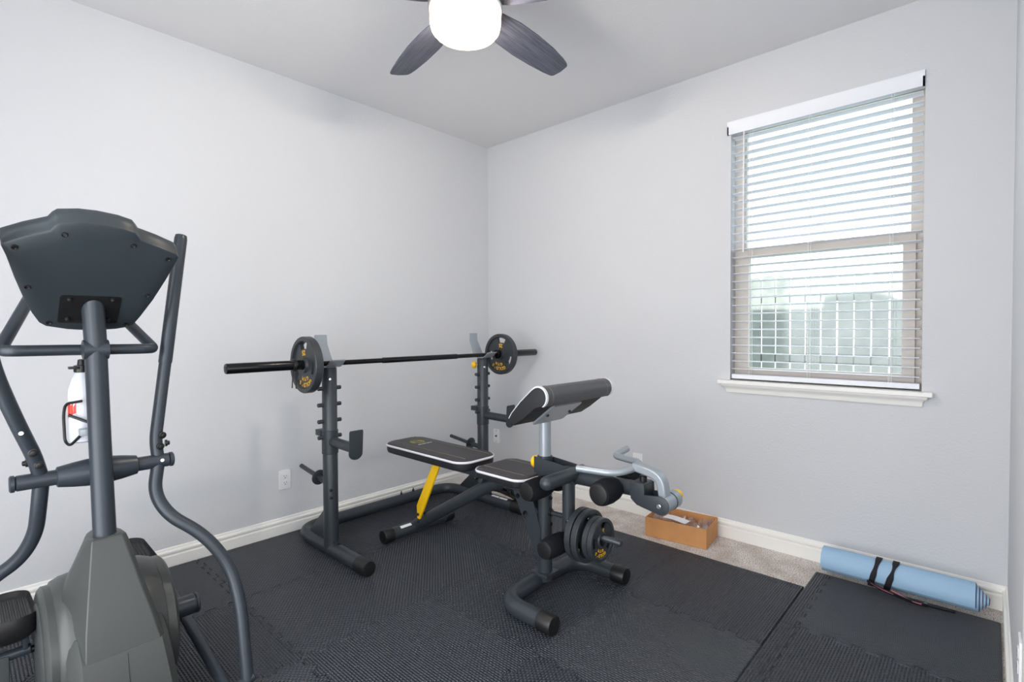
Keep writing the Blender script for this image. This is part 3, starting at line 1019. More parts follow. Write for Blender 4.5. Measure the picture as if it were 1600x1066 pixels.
# preacher post and curl pad
B().lathe((PX, CY, 0.60), (0, 0, 1), [(0, 0.0285), (0.27, 0.0285)], 26).build('curl_post', M['silver'], bench)
ca = math.atan2(0.115, 0.15)
def curl_fr(u, v, w_):
    # u along slope (0 = low end), v normal (up-left), w along y
    return (1.604 + u * math.cos(ca) - v * math.sin(ca), -1.45 + w_, 0.835 + u * math.sin(ca) + v * math.cos(ca))
prof = []
prof += [(0.185 + 0.043 * math.cos(R(a)), -0.002 + 0.043 * math.sin(R(a))) for a in range(-100, 101, 20)]
prof += [(0.10, 0.036), (0.02, 0.024), (-0.005, 0.016), (-0.016, 0.0), (-0.012, -0.016), (0.0, -0.024), (0.06, -0.028), (0.12, -0.028), (0.145, -0.024), (0.160, -0.032)]
cp = B().prism(prof, curl_fr, 0.5, 0.004).build('curl_pad', M['padside'], bench, 40)
top = [(0.187 + 0.0445 * math.cos(R(a)), -0.002 + 0.0445 * math.sin(R(a))) for a in range(-95, 101, 15)] + [(0.10, 0.0375), (0.02, 0.0255), (-0.007, 0.0165)]
low = [(u * 0.985, v * 0.93 - 0.0005) for u, v in reversed(top)]
B().prism(top + low, lambda u, v, w_: curl_fr(u, v, w_ + 0.012), 0.476).build('curl_cover', M['rollvinyl'], cp, 40)
for wv in (0.0, 0.488):
    a_ = [(u * 1.008, v * 1.03 + 0.0005) for u, v in top]
    l_ = [(u * 0.985, v * 0.93 - 0.0005) for u, v in reversed(top)]
    B().prism(a_ + l_, lambda u, v, w_, wv=wv: curl_fr(u, v, w_ + wv), 0.012).build('white_piping', M['piping'], cp, 40)
for wv in (0.045, 0.452):
    a_ = [(u * 1.003, v * 1.01 + 0.0004) for u, v in top]
    l_ = [(u * 0.985, v * 0.93 - 0.0005) for u, v in reversed(top)]
    B().prism(a_ + l_, lambda u, v, w_, wv=wv: curl_fr(u, v, w_ + wv), 0.003).build('stitch_line', M['stitch'], cp, 40)
B().prism([(0.0, 0.12), (0.13, 0.12), (0.14, 0.13), (0.14, 0.33), (0.13, 0.34), (0.0, 0.34), (-0.01, 0.33), (-0.01, 0.13)], lambda u, v, w_: curl_fr(u, -0.036 + w_, v), 0.008).build('pad_plate', M['silver'], bench, 30)
for s in (0.15, 0.31):
    B().lathe(curl_fr(0.07, -0.036, s), Vector(curl_fr(0, -1, 0)) - Vector(curl_fr(0, 0, 0)), [(0, 0.007), (0.006, 0.007), (0.008, 0.003)], 8).build('bolt', M['black'], bench)
# head bracket joining post, lever pivot; yellow knob at the back
ol = rrect(PX - 0.036, CY - 0.036, 1.775, CY + 0.036, 0.012, 3)
B().prism([(PX - 0.036, 0.56), (1.775, 0.545), (1.785, 0.60), (1.76, 0.615), (PX - 0.036, 0.634)], lambda u, v, w_: (u, CY - 0.037 + w_, v), 0.006, 0.001).build('head_bracket', M['dark'], bench, 30)
B().prism([(PX - 0.036, 0.56), (1.775, 0.545), (1.785, 0.60), (1.76, 0.615), (PX - 0.036, 0.634)], lambda u, v, w_: (u, CY + 0.031 + w_, v), 0.006, 0.001).build('head_bracket', M['dark'], bench, 30)
B().lathe((PX, CY, 0.55), (0, 0, 1), [(0, 0.037), (0.083, 0.037)], 26).build('post_collar', M['dark'], bench)
B().lathe((PX - 0.034, CY, 0.600), (-1, 0, 0), [(0, 0.022), (0.008, 0.030), (0.022, 0.030), (0.032, 0.026), (0.038, 0.012)], 22).build('lock_knob', M['yellow'], bench)
# near knee roller pair
for y0, s in ((-1.372, 1), (-1.028, -1)):
    rl = B().lathe((1.622, y0, 0.513), (0, s, 0), [(0, 0.036), (0.004, 0.041), (0.02, 0.046), (0.075, 0.049), (0.13, 0.046), (0.15, 0.040)], 28).build('foam_roller', M['foam'], bench)
    B().lathe((1.622, y0, 0.513), (0, -s, 0), [(0, 0.040), (0.004, 0.038), (0.006, 0.03)], 28).build('end_cap', M['rubber'], rl)
B().rod((1.622, -1.36, 0.513), (1.622, -1.04, 0.513), 0.012).build('roller_axle', M['dark'], bench)
# cross tube over the pivot, rounded near end
B().lathe((1.765, -1.438, 0.588), (0, 1, 0), [(0, 0.004), (0.003, 0.014), (0.009, 0.022), (0.018, 0.028), (0.03, 0.030), (0.285, 0.030), (0.29, 0.027)], 26).build('pivot_tube', M['dark'], bench)
# hanging leg lever
B().lathe((1.722, CY, 0.25), (0, 0, 1), [(0, 0.026), (0.003, 0.029), (0.355, 0.029), (0.358, 0.026)], 24).build('leg_lever', M['dark'], bench)
B().rod((PX + 0.03, CY, 0.376), (1.70, CY, 0.379), 0.011).build('stop_peg', M['dark'], bench)
B().lathe((PX + 0.028, CY, 0.376), (1, 0, 0), [(0, 0.016), (0.014, 0.016), (0.016, 0.012)], 16).build('stop_bumper', M['rubber'], bench)
B().lathe((1.735, CY - 0.026, 0.372), (0.3, -1, 0), [(0, 0.009), (0.006, 0.009), (0.008, 0.005)], 10).build('bolt', M['black'], bench)
for y0, s in ((-1.374, 1), (-1.026, -1)):
    rl = B().lathe((1.722, y0, 0.284), (0, s, 0), [(0, 0.036), (0.004, 0.040), (0.02, 0.044), (0.075, 0.047), (0.125, 0.044), (0.142, 0.038)], 28).build('foam_roller', M['foam'], bench)
    B().lathe((1.722, y0, 0.284), (0, -s, 0), [(0, 0.039), (0.004, 0.037), (0.006, 0.03)], 28).build('end_cap', M['rubber'], rl)
B().rod((1.722, -1.36, 0.284), (1.722, -1.04, 0.284), 0.012).build('roller_axle', M['dark'], bench)
B().lathe((1.745, CY, 0.335), (1, 0, 0), [(0, 0.0135), (0.245, 0.0135), (0.248, 0.0115)], 20).build('weight_peg', M['dark'], bench)
# horizontal arm with roller, clevis, and silver curl yoke
B().lathe((1.74, CY, 0.570), (1, 0, 0.03), [(0, 0.031), (0.37, 0.031), (0.372, 0.028)], 24).build('lever_arm', M['dark'], bench)
for y0, s in ((-1.352, 1), (-1.048, -1)):
    rl = B().lathe((1.98, y0, 0.574), (0, s, 0), [(0, 0.040), (0.004, 0.046), (0.02, 0.050), (0.06, 0.052), (0.1, 0.048), (0.118, 0.042)], 30).build('foam_roller', M['foam'], bench)
    B().lathe((1.98, y0, 0.574), (0, -s, 0), [(0, 0.042), (0.004, 0.040), (0.006, 0.033)], 30).build('end_cap', M['rubber'], rl)
B().rod((1.98, -1.34, 0.574), (1.98, -1.06, 0.574), 0.012).build('roller_axle', M['dark'], bench)
cl = [(2.055, 0.617), (2.118, 0.612), (2.118, 0.574), (2.185, 0.583)] + [(2.185 + 0.036 * math.cos(R(a)), 0.547 + 0.036 * math.sin(R(a))) for a in range(75, -91, -15)] + [(2.11, 0.525), (2.085, 0.53), (2.065, 0.545), (2.055, 0.565)]
for yy in (CY - 0.042, CY + 0.036):
    B().prism(cl, lambda u, v, w_, yy=yy: (u, yy + w_, v), 0.006, 0.0012).build('clevis_plate', M['dark'], bench, 30)
B().box((2.056, CY - 0.04, 0.545), (2.115, CY + 0.04, 0.617), 0.008, 3).build('clevis_sleeve', M['dark'], bench, 40)
B().rod((2.092, CY, 0.575), (2.092, CY, 0.640), 0.015).build('rest_peg', M['black'], bench)
hub = B().rod((2.185, CY - 0.034, 0.547), (2.185, CY + 0.085, 0.547), 0.034, 0.003, 26).build('yoke_hub', M['silver'], bench)
B().lathe((2.185, CY - 0.046, 0.547), (0, -1, 0), [(0, 0.009), (0.005, 0.009), (0.0055, 0.006), (0.012, 0.006)], 12).build('axle_bolt', M['chrome'], bench)
B().lathe((2.185, CY + 0.085, 0.555), (0, 1, 0), [(0, 0.012), (0.006, 0.022), (0.018, 0.024), (0.03, 0.021), (0.036, 0.008)], 22).build('lock_knob', M['yellow'], bench)
arch = fillet([(2.185, CY, 0.565), (2.172, CY, 0.652), (2.05, CY, 0.672)], [0, 0.085, 0], 12)
b = B()
rs = []
for i, p in enumerate(arch):
    t_ = (arch[min(i + 1, len(arch) - 1)] - arch[max(i - 1, 0)]).normalized()
    nn_ = V(-t_.z, 0, t_.x)
    rs.append([p + nn_ * 0.016 + V(0, sy * 0.024, 0) if q < 2 else p - nn_ * 0.016 + V(0, sy * 0.024, 0) for q, sy in enumerate((-1, 1, 1, -1))])
b.loft(rs)
ar = b.build('yoke_arch', M['silver'], bench, 40)
bv = ar.modifiers.new('bevel', 'BEVEL')
bv.width = 0.006
bv.segments = 3
bv.limit_method = 'ANGLE'
yk = fillet([(1.865, -1.335, 0.655), (2.02, -1.295, 0.652), (2.065, CY, 0.665), (2.03, -1.11, 0.662), (1.888, -1.085, 0.664), (1.878, -0.96, 0.672)], [0, 0.05, 0.05, 0.05, 0.03, 0], 8)
B().sweep(yk, 0.0145, 16).build('curl_handle', M['silver'], bench)

# four plates on the lever peg (the nearest pair small, the pair behind larger)
PZ = 0.335 - 0.0105
labs = ['smallest front black weight plate marked 5 on the bench lever peg', 'small black weight plate second from the peg tip on the bench lever',
        'larger black weight plate third from the peg tip on the bench lever', 'larger black weight plate nearest the upright of the bench lever']
for i, (x, rr_, th_) in enumerate(((1.892, 0.092, 0.024), (1.866, 0.092, 0.024), (1.8265, 0.114, 0.028), (1.792, 0.114, 0.028))):
    weight_plate((x, CY, PZ), (1, 0, 0), (0, 1, 0), rr_, th_, '5', labs[i], 'plates on the bench lever', spin=(-14, 30, 10, 50)[i], show=(i == 0))

# ------------------------------------------------------------------ bundle of black straps over the far rack foot
sb = thing('strap_bundle', (0.62, -0.53, 0.09), 'bundle of black ridged webbing straps lying on the rack foot under the seat', 'straps')
rnd = random.Random(3)
def ribbon(pts, wdt, thk, name):
    pts = fillet(pts, 0.05, 5)
    b = B()
    rs = []
    for i, p in enumerate(pts):
        t_ = (pts[min(i + 1, len(pts) - 1)] - pts[max(i - 1, 0)]).normalized()
        sd = t_.cross(V(0.0, 0.25, 1)).normalized()
        nn_ = sd.cross(t_).normalized()
        k = 1.0 + (0.18 if i % 2 else -0.1)
        rs.append([p + sd * wdt * k + nn_ * thk, p - sd * wdt * k + nn_ * thk, p - sd * wdt * k - nn_ * thk, p + sd * wdt * k - nn_ * thk])
    b.loft(rs)
    return b.build(name, M['fabric'], sb, 30)
for k in range(6):
    dy = -0.02 + 0.018 * k
    dz = 0.022 * (k % 3)
    pts = [(0.30 + 0.05 * (k % 2), -0.50 + dy, 0.115 + dz * 0.5), (0.42, -0.50 + dy, 0.13 + dz), (0.55, -0.545 + dy, 0.145 + dz), (0.68, -0.55 + dy, 0.135 + dz), (0.78, -0.53 + dy, 0.11 + dz * 0.6), (0.86, -0.51 + dy, 0.07)]
    pts = [(p[0] + rnd.uniform(-0.015, 0.015), p[1] + rnd.uniform(-0.01, 0.01), p[2] + rnd.uniform(-0.006, 0.010)) for p in pts]
    ribbon(pts, 0.013 + 0.004 * (k % 2), 0.006, 'webbing')
for k in range(4):
    yy = -0.515 + 0.022 * k
    pts = [(0.50, yy, 0.09), (0.60, yy - 0.005, 0.112 - 0.008 * k), (0.70, yy + 0.004, 0.10 - 0.006 * (k % 2)), (0.80, yy - 0.004, 0.085), (0.90, yy, 0.045)]
    ribbon(pts, 0.014, 0.009, 'webbing')
for k in range(4):
    a = 0.62 + 0.06 * k
    B().box((a, -0.575, 0.128 + 0.01 * (k % 2)), (a + 0.03, -0.535, 0.15 + 0.01 * (k % 2)), 0.005, 2, Matrix.Rotation(R(20 * (k - 1)), 3, 'Z')).build('buckle', M['black'], sb, 40)

# ------------------------------------------------------------------ elliptical trainer
EC = -2.765
ell = thing('elliptical_trainer', (1.05, EC, TH), 'dark grey elliptical trainer with console facing the wall', 'elliptical')
MX = 1.085
B().sweep([(1.125, EC + 0.003, 0.56), (MX + 0.01, EC, 0.9), (MX, EC - 0.004, 1.2), (MX + 0.004, EC - 0.01, 1.335), (MX + 0.006, EC - 0.01, 1.345), (MX + 0.01, EC - 0.01, 1.35)], [0.0295, 0.0285, 0.0285, 0.0285, 0.025, 0.012], 26).build('mast', M['ell'], ell)
# console: outline in (u lateral, v up the back); back plane tilted 45 degrees
ct = R(45)
cp0 = V(1.02, EC, 1.235)
ev = V(math.sin(ct), 0, math.cos(ct))
en = V(-math.cos(ct), 0, math.sin(ct))           # from the back towards the display side
def con(u, v, w_):
    return cp0 + V(0, 1, 0) * u + ev * v + en * w_
co = [(-0.211, 0.310), (-0.17, 0.338), (-0.122, 0.364), (-0.113, 0.382), (-0.104, 0.392), (-0.06, 0.402), (-0.02, 0.403), (0.03, 0.397), (0.062, 0.387), (0.072, 0.374), (0.08, 0.361), (0.13, 0.343), (0.176, 0.322), (0.184, 0.312), (0.182, 0.297), (0.165, 0.215), (0.143, 0.127), (0.118, 0.05), (0.104, 0.014), (0.09, 0.003), (0.06, -0.006), (0.0, -0.013), (-0.06, -0.007), (-0.112, 0.007), (-0.128, 0.022), (-0.145, 0.06), (-0.163, 0.111), (-0.185, 0.19), (-0.203, 0.265), (-0.213, 0.297)]
con_o = B()
cx_, cy_ = -0.012, 0.2
def cring(k, w_, dv=0):
    return [con(cx_ + (u - cx_) * k, cy_ + (v - cy_) * k + dv, w_) for u, v in co]
con_o.loft([cring(0.55, -0.004, -0.035), cring(0.80, -0.003, -0.010), cring(0.965, 0.0), cring(0.992, 0.003), cring(1.0, 0.009), cring(1.0, 0.034), cring(1.006, 0.036), cring(1.006, 0.062), cring(0.99, 0.068), cring(0.93, 0.070)])
cons = con_o.build('console', M['console'], ell, 40)
# mounting recess and its plate, screws
B().prism(rrect(-0.088, 0.032, 0.056, 0.142, 0.008, 4), lambda u, v, w_: con(u, v, -0.0045 - w_), 0.004, 0.001).build('mount_plate', M['black'], cons, 30)
for u, v in ((-0.066, 0.13), (0.036, 0.132), (-0.066, 0.05), (0.034, 0.05)):
    B().lathe(con(u, v, -0.008), -en, [(0, 0.007), (0.006, 0.006), (0.008, 0.003)], 12).build('mount_screw', M['chrome'] if False else M['rubber'], cons)
for u, v in ((-0.188, 0.302), (-0.092, 0.358), (0.062, 0.342), (0.155, 0.303), (-0.158, 0.165), (0.122, 0.15), (-0.106, 0.028), (0.082, 0.022)):
    ring = []
    B().lathe(con(u, v, 0.004), -en, [(0, 0.0075), (0.0075, 0.0075), (0.008, 0.006), (0.0055, 0.0045)], 16).build('screw_boss', M['black'], cons)
# fixed handlebar
hb = fillet([(0.90, -2.90, 1.29), (1.04, -2.972, 1.172), (1.055, -2.60, 1.168), (0.93, -2.66, 1.28)], [0, 0.035, 0.035, 0], 8)
B().sweep(fillet([(0.86, -2.90, 1.33), (1.03, -2.978, 1.172), (1.055, -2.95, 1.171), (1.055, -2.63, 1.168), (1.03, -2.606, 1.168), (0.86, -2.68, 1.30)], [0, 0.03, 0.03, 0.03, 0.03, 0], 6), 0.0165, 18).build('fixed_handlebar', M['ell'], ell)
for s in (-1, 1):
    B().lathe((MX, EC - 0.004, 1.17), (0, s, 0), [(0, 0.03), (0.031, 0.03), (0.034, 0.018)], 18).build('bar_clamp', M['ell'], ell)
# pivot axle with tapered covers
AX, AZ = 1.06, 0.79
B().rod((AX, -2.955, AZ), (AX, -2.575, AZ), 0.0225, 0.004, 26).build('pivot_axle', M['ell'], ell)
for s in (-1, 1):
    B().lathe((AX, EC, AZ), (0, s, 0), [(0, 0.042), (0.03, 0.041), (0.06, 0.037), (0.098, 0.030), (0.10, 0.026)], 28).build('axle_cover', M['ell'], ell)
    yy = EC + s * 0.19
    B().lathe((AX, -2.955 if s < 0 else -2.575, AZ), (0, s, 0), [(0, 0.0225), (0.001, 0.024), (0.009, 0.024), (0.012, 0.02)], 26).build('axle_cap', M['ell'], ell)
# swinging arms
RH = [(1.055, -2.605, 0.79), (1.045, -2.610, 0.86), (0.95, -2.498, 1.571)]
B().sweep(fillet(RH, 0.03, 8), 0.0185, 20).build('swing_arm_upper', M['ell'], ell)
ga = V(1.045, -2.610, 0.86).lerp(V(0.95, -2.498, 1.571), 0.36)
gr = [ga + (V(0.95, -2.498, 1.571) - ga) * t for t in (0, 0.01, 0.97, 0.99, 1.004)]
B().sweep(gr, [0.0195, 0.0205, 0.0205, 0.019, 0.015], 20).build('hand_grip', M['ell'], ell)
LH = [(1.05, -2.897, 0.79), (1.075, -2.912, 0.86), (1.125, -2.955, 0.985), (1.19, -3.01, 1.17), (1.26, -3.02, 1.52)]
B().sweep(fillet(LH, 0.12, 8), 0.0185, 20).build('swing_arm_upper', M['ell'], ell)
gl = [V(1.194, -3.011, 1.19) + (V(1.264, -3.021, 1.54) - V(1.194, -3.011, 1.19)) * t for t in (0, 0.01, 0.97, 0.99, 1.0)]
B().sweep(gl, [0.0195, 0.0205, 0.0205, 0.019, 0.015], 20).build('hand_grip', M['ell'], ell)
RD = [(1.06, -2.606, 0.79), (1.075, -2.624, 0.69), (1.11, -2.592, 0.615), (1.16, -2.50, 0.535), (1.20, -2.435, 0.42), (1.245, -2.42, 0.30), (1.31, -2.425, 0.07)]
B().sweep(fillet(RD, [0, 0.05, 0.07, 0.07, 0.09, 0.1, 0], 8), 0.0195, 20).build('swing_arm_lower', M['ell'], ell)
LD = [(1.05, -2.897, 0.79), (1.03, -2.903, 0.70), (0.99, -2.908, 0.615), (0.95, -2.94, 0.535), (0.90, -3.015, 0.47), (0.86, -3.085, 0.37), (0.82, -3.105, 0.13)]
B().sweep(fillet(LD, [0, 0.05, 0.06, 0.06, 0.09, 0.1, 0], 8), 0.0195, 20).build('swing_arm_lower', M['ell'], ell)
for p, d in (((1.066, -2.602, 0.840), (1, 0.15, 0)), ((1.058, -2.594, 0.875), (1, 0.15, 0)), ((1.05, -2.584, 0.845), (0.1, 1, 0)), ((1.083, -2.905, 0.84), (1, 0, 0)), ((1.10, -2.918, 0.88), (1, 0, 0)), ((1.06, -2.925, 0.845), (0.1, -1, 0))):
    bo_ = B().lathe(p, d, [(0, 0.0115), (0.006, 0.0115), (0.007, 0.008), (0.013, 0.007), (0.014, 0.004)], 14).build('bolt', M['black'], ell)
for p, d in (((1.0835, -2.60, 0.795), (1, 0.05, 0.1)), ((1.145, -2.944, 0.945), (1, 0.1, 0))):
    B().lathe(p, d, [(0, 0.0058), (0.0015, 0.0052)], 14).build('white_dot', M['white'], ell)
# hood over the drive, lofted faceted sections: front face, chamfers, flanks
def sec(z, xf, fl, fr_, xs, sl, sr, xb):
    m_ = 0.012
    return [(xf, fl, z), (xf, fr_, z), (xf - m_, fr_ + m_, z), (xs, sr, z), (xb, sr - 0.01, z), (xb - 0.02, EC + 0.02, z), (xb - 0.02, EC - 0.02, z), (xb, sl + 0.01, z), (xs, sl, z), (xf - m_, fl - m_ * 0.4, z)]
b = B()
b.loft([sec(0.285, 1.262, -2.832, -2.652, 1.10, -2.868, -2.630, 0.98),
        sec(0.36, 1.242, -2.828, -2.668, 1.10, -2.868, -2.644, 1.0),
        sec(0.45, 1.213, -2.818, -2.690, 1.10, -2.862, -2.668, 1.02),
        sec(0.53, 1.185, -2.808, -2.708, 1.10, -2.833, -2.694, 1.045),
        sec(0.59, 1.166, -2.801, -2.722, 1.10, -2.812, -2.713, 1.06),
        sec(0.603, 1.160, -2.798, -2.726, 1.10, -2.808, -2.718, 1.065),
        sec(0.606, 1.154, -2.794, -2.732, 1.11, -2.802, -2.724, 1.075)])
hood = b.build('drive_hood', M['shroud'], ell, 28)
bv = hood.modifiers.new('bevel', 'BEVEL')
bv.width = 0.006
bv.segments = 3
bv.limit_method = 'ANGLE'
bv.angle_limit = R(28)
# lower body shell
b = B()
def sec2(z, xf, fl, fr_, sl, sr, xb):
    m_ = 0.02
    return [(xf, fl, z), (xf, fr_, z), (xf - m_, fr_ + m_, z), (1.10, sr, z), (0.95, sr, z), (xb, sr - 0.03, z), (xb, sl + 0.03, z), (0.95, sl, z), (1.10, sl, z), (xf - m_ * 1.5, fl - m_, z)]
b.loft([sec2(0.02, 1.325, -2.835, -2.622, -2.885, -2.585, 0.68),
        sec2(0.12, 1.310, -2.838, -2.630, -2.890, -2.592, 0.66),
        sec2(0.22, 1.285, -2.840, -2.642, -2.895, -2.600, 0.70),
        sec2(0.29, 1.262, -2.840, -2.650, -2.895, -2.606, 0.76),
        sec2(0.34, 1.20, -2.842, -2.655, -2.893, -2.612, 0.80)])
bodysh = b.build('drive_housing', M['shroud'], ell, 28)
B().lathe((1.0, -2.885, 0.245), (0, 1, 0), [(0, 0.185), (0.010, 0.203), (0.030, 0.212), (0.07, 0.218), (0.145, 0.222), (0.21, 0.218), (0.245, 0.210), (0.268, 0.200), (0.275, 0.185)], 56).build('wheel_cover', M['shroud'], ell, 40)
B().sweep([(1.3265, -2.735, 0.02), (1.3115, -2.737, 0.12), (1.2865, -2.738, 0.22), (1.264, -2.738, 0.285)], 0.0012, 6).build('seam_line', M['black'], bodysh)
for s, y0 in ((-1, -2.893), (1, -2.596)):
    dc = B().lathe((1.00, y0, 0.245), (0, s, 0), [(-0.02, 0.195), (0.004, 0.195), (0.012, 0.186), (0.016, 0.172), (0.016, 0.160), (0.0165, 0.150)], 56).build('side_disc', M['shroud'], ell, 40)
    B().lathe((1.00, y0 + s * 0.0165, 0.245), (0, s, 0), [(0, 0.150), (0.003, 0.146), (0.004, 0.05)], 48).build('disc_insert', M['shroud_dark'], dc, 40)
# crank arms, rollers, pedal rails and pedals
B().box((0.96, -2.575, 0.215), (1.04, -2.555, 0.275), 0.008, 3).build('crank_arm', M['ell'], ell, 40)
B().rod((1.0, -2.60, 0.245), (1.0, -2.55, 0.25), 0.014).build('crank_axle', M['ell'], ell)
B().lathe((1.02, -2.562, 0.250), (0, 1, 0), [(0, 0.028), (0.004, 0.034), (0.062, 0.034), (0.064, 0.030), (0.067, 0.030), (0.068, 0.034), (0.074, 0.034), (0.078, 0.030)], 28).build('crank_roller', M['ell'], ell)
B().sweep([(1.02, -2.57, 0.265), (0.80, -2.585, 0.32)], 0.021, 16).build('crank_link', M['ell'], ell)
B().sweep([(0.46, -2.50, 0.215), (0.743, -2.50, 0.190), (1.33, -2.475, 0.02 + TH)], 0.018, 16).build('pedal_rail', M['ell'], ell)
B().sweep([(0.45, -3.0, 0.27), (0.70, -3.01, 0.24), (0.80, -3.04, 0.17), (0.83, -3.06, 0.145)], 0.018, 16).build('pedal_rail', M['ell'], ell)
B().rod((0.82, -3.125, 0.145), (0.83, -3.04, 0.145), 0.016).build('rail_pivot', M['ell'], ell)
B().rod((1.312, -2.405, 0.075), (1.318, -2.50, 0.045), 0.016).build('rail_pivot', M['ell'], ell)
B().rod((0.93, -3.06, 0.24), (0.93, -2.92, 0.245), 0.016).build('crank_axle', M['ell'], ell)
B().rod((0.925, -2.925, 0.238), (0.925, -2.905, 0.238), 0.011).build('bolt', M['black'], ell)
B().box((0.90, -2.94, 0.24), (0.945, -2.928, 0.34), 0.004).build('pedal_bracket', M['ell'], ell, 30)
B().box((0.88, -3.03, 0.03), (0.95, -2.97, 0.25), 0.01, 2).build('crank_arm', M['shroud_dark'], ell, 40)
def pedal(cy, x0, x1, z0, z1, wd):
    # dished foot pedal: rounded outline, raised front rim, ribbed tread
    ol = rrect(x0, cy - wd, x1, cy + wd, 0.055, 7)
    def zz(x):
        return z0 + (z1 - z0) * (x - x0) / (x1 - x0)
    mx, my = (x0 + x1) / 2, cy
    def ring(k, dz, rise=0):
        out = []
        for u, v in ol:
            px_, py_ = mx + (u - mx) * k, my + (v - my) * k
            fr_ = max(0, (u - (x0 + 0.45 * (x1 - x0))) / (0.55 * (x1 - x0)))
            out.append((px_, py_, zz(u) + dz + rise * (0.35 + 0.65 * fr_)))
        return out
    b = B()
    b.loft([ring(0.86, -0.035), ring(0.97, -0.022), ring(1.02, 0.0), ring(1.03, 0.0, 0.040), ring(1.01, 0.003, 0.042), ring(0.97, 0.0, 0.036), ring(0.93, 0.002), ring(0.90, 0.0)])
    p = b.build('pedal', M['rubber'], ell, 45)
    for k in range(11):
        yy = cy - wd * 0.78 + k * wd * 1.56 / 10
        xa, xb_ = x0 + 0.04, x1 - 0.045 - 0.02 * (k % 2)
        B().faces([(xa, yy - 0.003, zz(xa) + 0.0), (xb_, yy - 0.003, zz(xb_)), (xb_, yy + 0.003, zz(xb_)), (xa, yy + 0.003, zz(xa)),
                   (xa, yy - 0.002, zz(xa) + 0.003), (xb_, yy - 0.002, zz(xb_) + 0.003), (xb_, yy + 0.002, zz(xb_) + 0.003), (xa, yy + 0.002, zz(xa) + 0.003)],
                  [(0, 1, 5, 4), (1, 2, 6, 5), (2, 3, 7, 6), (3, 0, 4, 7), (4, 5, 6, 7)]).build('tread_rib', M['rubber'], p, 0)
    return p
pedal(-2.985, 0.70, 1.035, 0.335, 0.345, 0.075)
pedal(-2.575, 0.30, 0.66, 0.285, 0.245, 0.07)
# front and rear stabilisers, rear rail
B().sweep([(1.38, -3.02, TH + 0.03), (1.38, -2.51, TH + 0.03)], 0.03, 18).build('front_stabiliser', M['ell'], ell)
B().sweep([(0.14, -3.0, TH + 0.03), (0.14, -2.53, TH + 0.03)], 0.03, 18).build('rear_stabiliser', M['ell'], ell)
B().box((0.14, EC - 0.03, TH + 0.02), (1.36, EC + 0.03, TH + 0.07), 0.006).build('floor_beam', M['ell'], ell, 30)
# bottle cage and bottle behind the mast
BOX_, BOY = 0.985, -2.790
B().sweep(fillet([(1.03, -2.80, 0.905), (1.00, -2.825, 0.868), (0.975, -2.834, 0.880), (0.975, -2.836, 0.965), (0.985, -2.832, 1.0), (1.04, -2.80, 1.01)], 0.02, 5), 0.0042, 10).build('bottle_cage', M['black'], ell)
B().sweep(fillet([(1.02, -2.829, 0.968), (1.035, -2.79, 0.945), (1.05, -2.775, 0.94)], 0.01, 4), 0.0045, 10).build('bottle_cage', M['black'], ell)
B().sweep(fillet([(0.975, -2.745, 0.93), (0.985, -2.742, 0.965), (1.0, -2.742, 0.99), (1.01, -2.745, 1.0)], 0.02, 5), 0.0045, 10).build('bottle_cage', M['black'], ell)
for y in (-2.80,):
    B().box((1.03, -2.808, 0.905), (1.07, -2.782, 0.925), 0.003).build('cage_clamp', M['silver'], ell, 30)
bt = thing('water_bottle', (BOX_, BOY, 0.876), 'white plastic water bottle with red print behind the elliptical mast', 'bottle')
B().lathe((BOX_, BOY, 0.876), (0, 0, 1), [(0, 0.030), (0.004, 0.036), (0.15, 0.036), (0.17, 0.034), (0.20, 0.026), (0.215, 0.018), (0.22, 0.017)], 28).build('bottle_body', M['bottle'], bt)
cp_ = B().lathe((BOX_, BOY, 1.096), (0, 0, 1), [(0, 0.018), (0.002, 0.021), (0.022, 0.021), (0.024, 0.012), (0.04, 0.010), (0.042, 0.006)], 20).build('bottle_cap', M['black'], bt)
B().box((BOX_ - 0.005, BOY - 0.034, 1.108), (BOX_ + 0.02, BOY - 0.005, 1.116), 0.002).build('cap_tab', M['black'], cp_, 30)
def on_bottle(a, z):
    return (BOX_ + 0.0365 * math.cos(a), BOY + 0.0365 * math.sin(a), z)
b = B()
for k in range(4):
    a0, a1 = R(-88 + 14 * k), R(-88 + 14 * (k + 1)) - 0.03
    b.faces([on_bottle(a0, 1.002 - 0.004 * k), on_bottle(a1, 1.004), on_bottle(a1, 0.972 - 0.004 * (3 - k)), on_bottle(a0, 0.968 - 0.006 * (3 - k))], [(0, 1, 2, 3)])
b.build('red_print', M['red'], bt, 0)

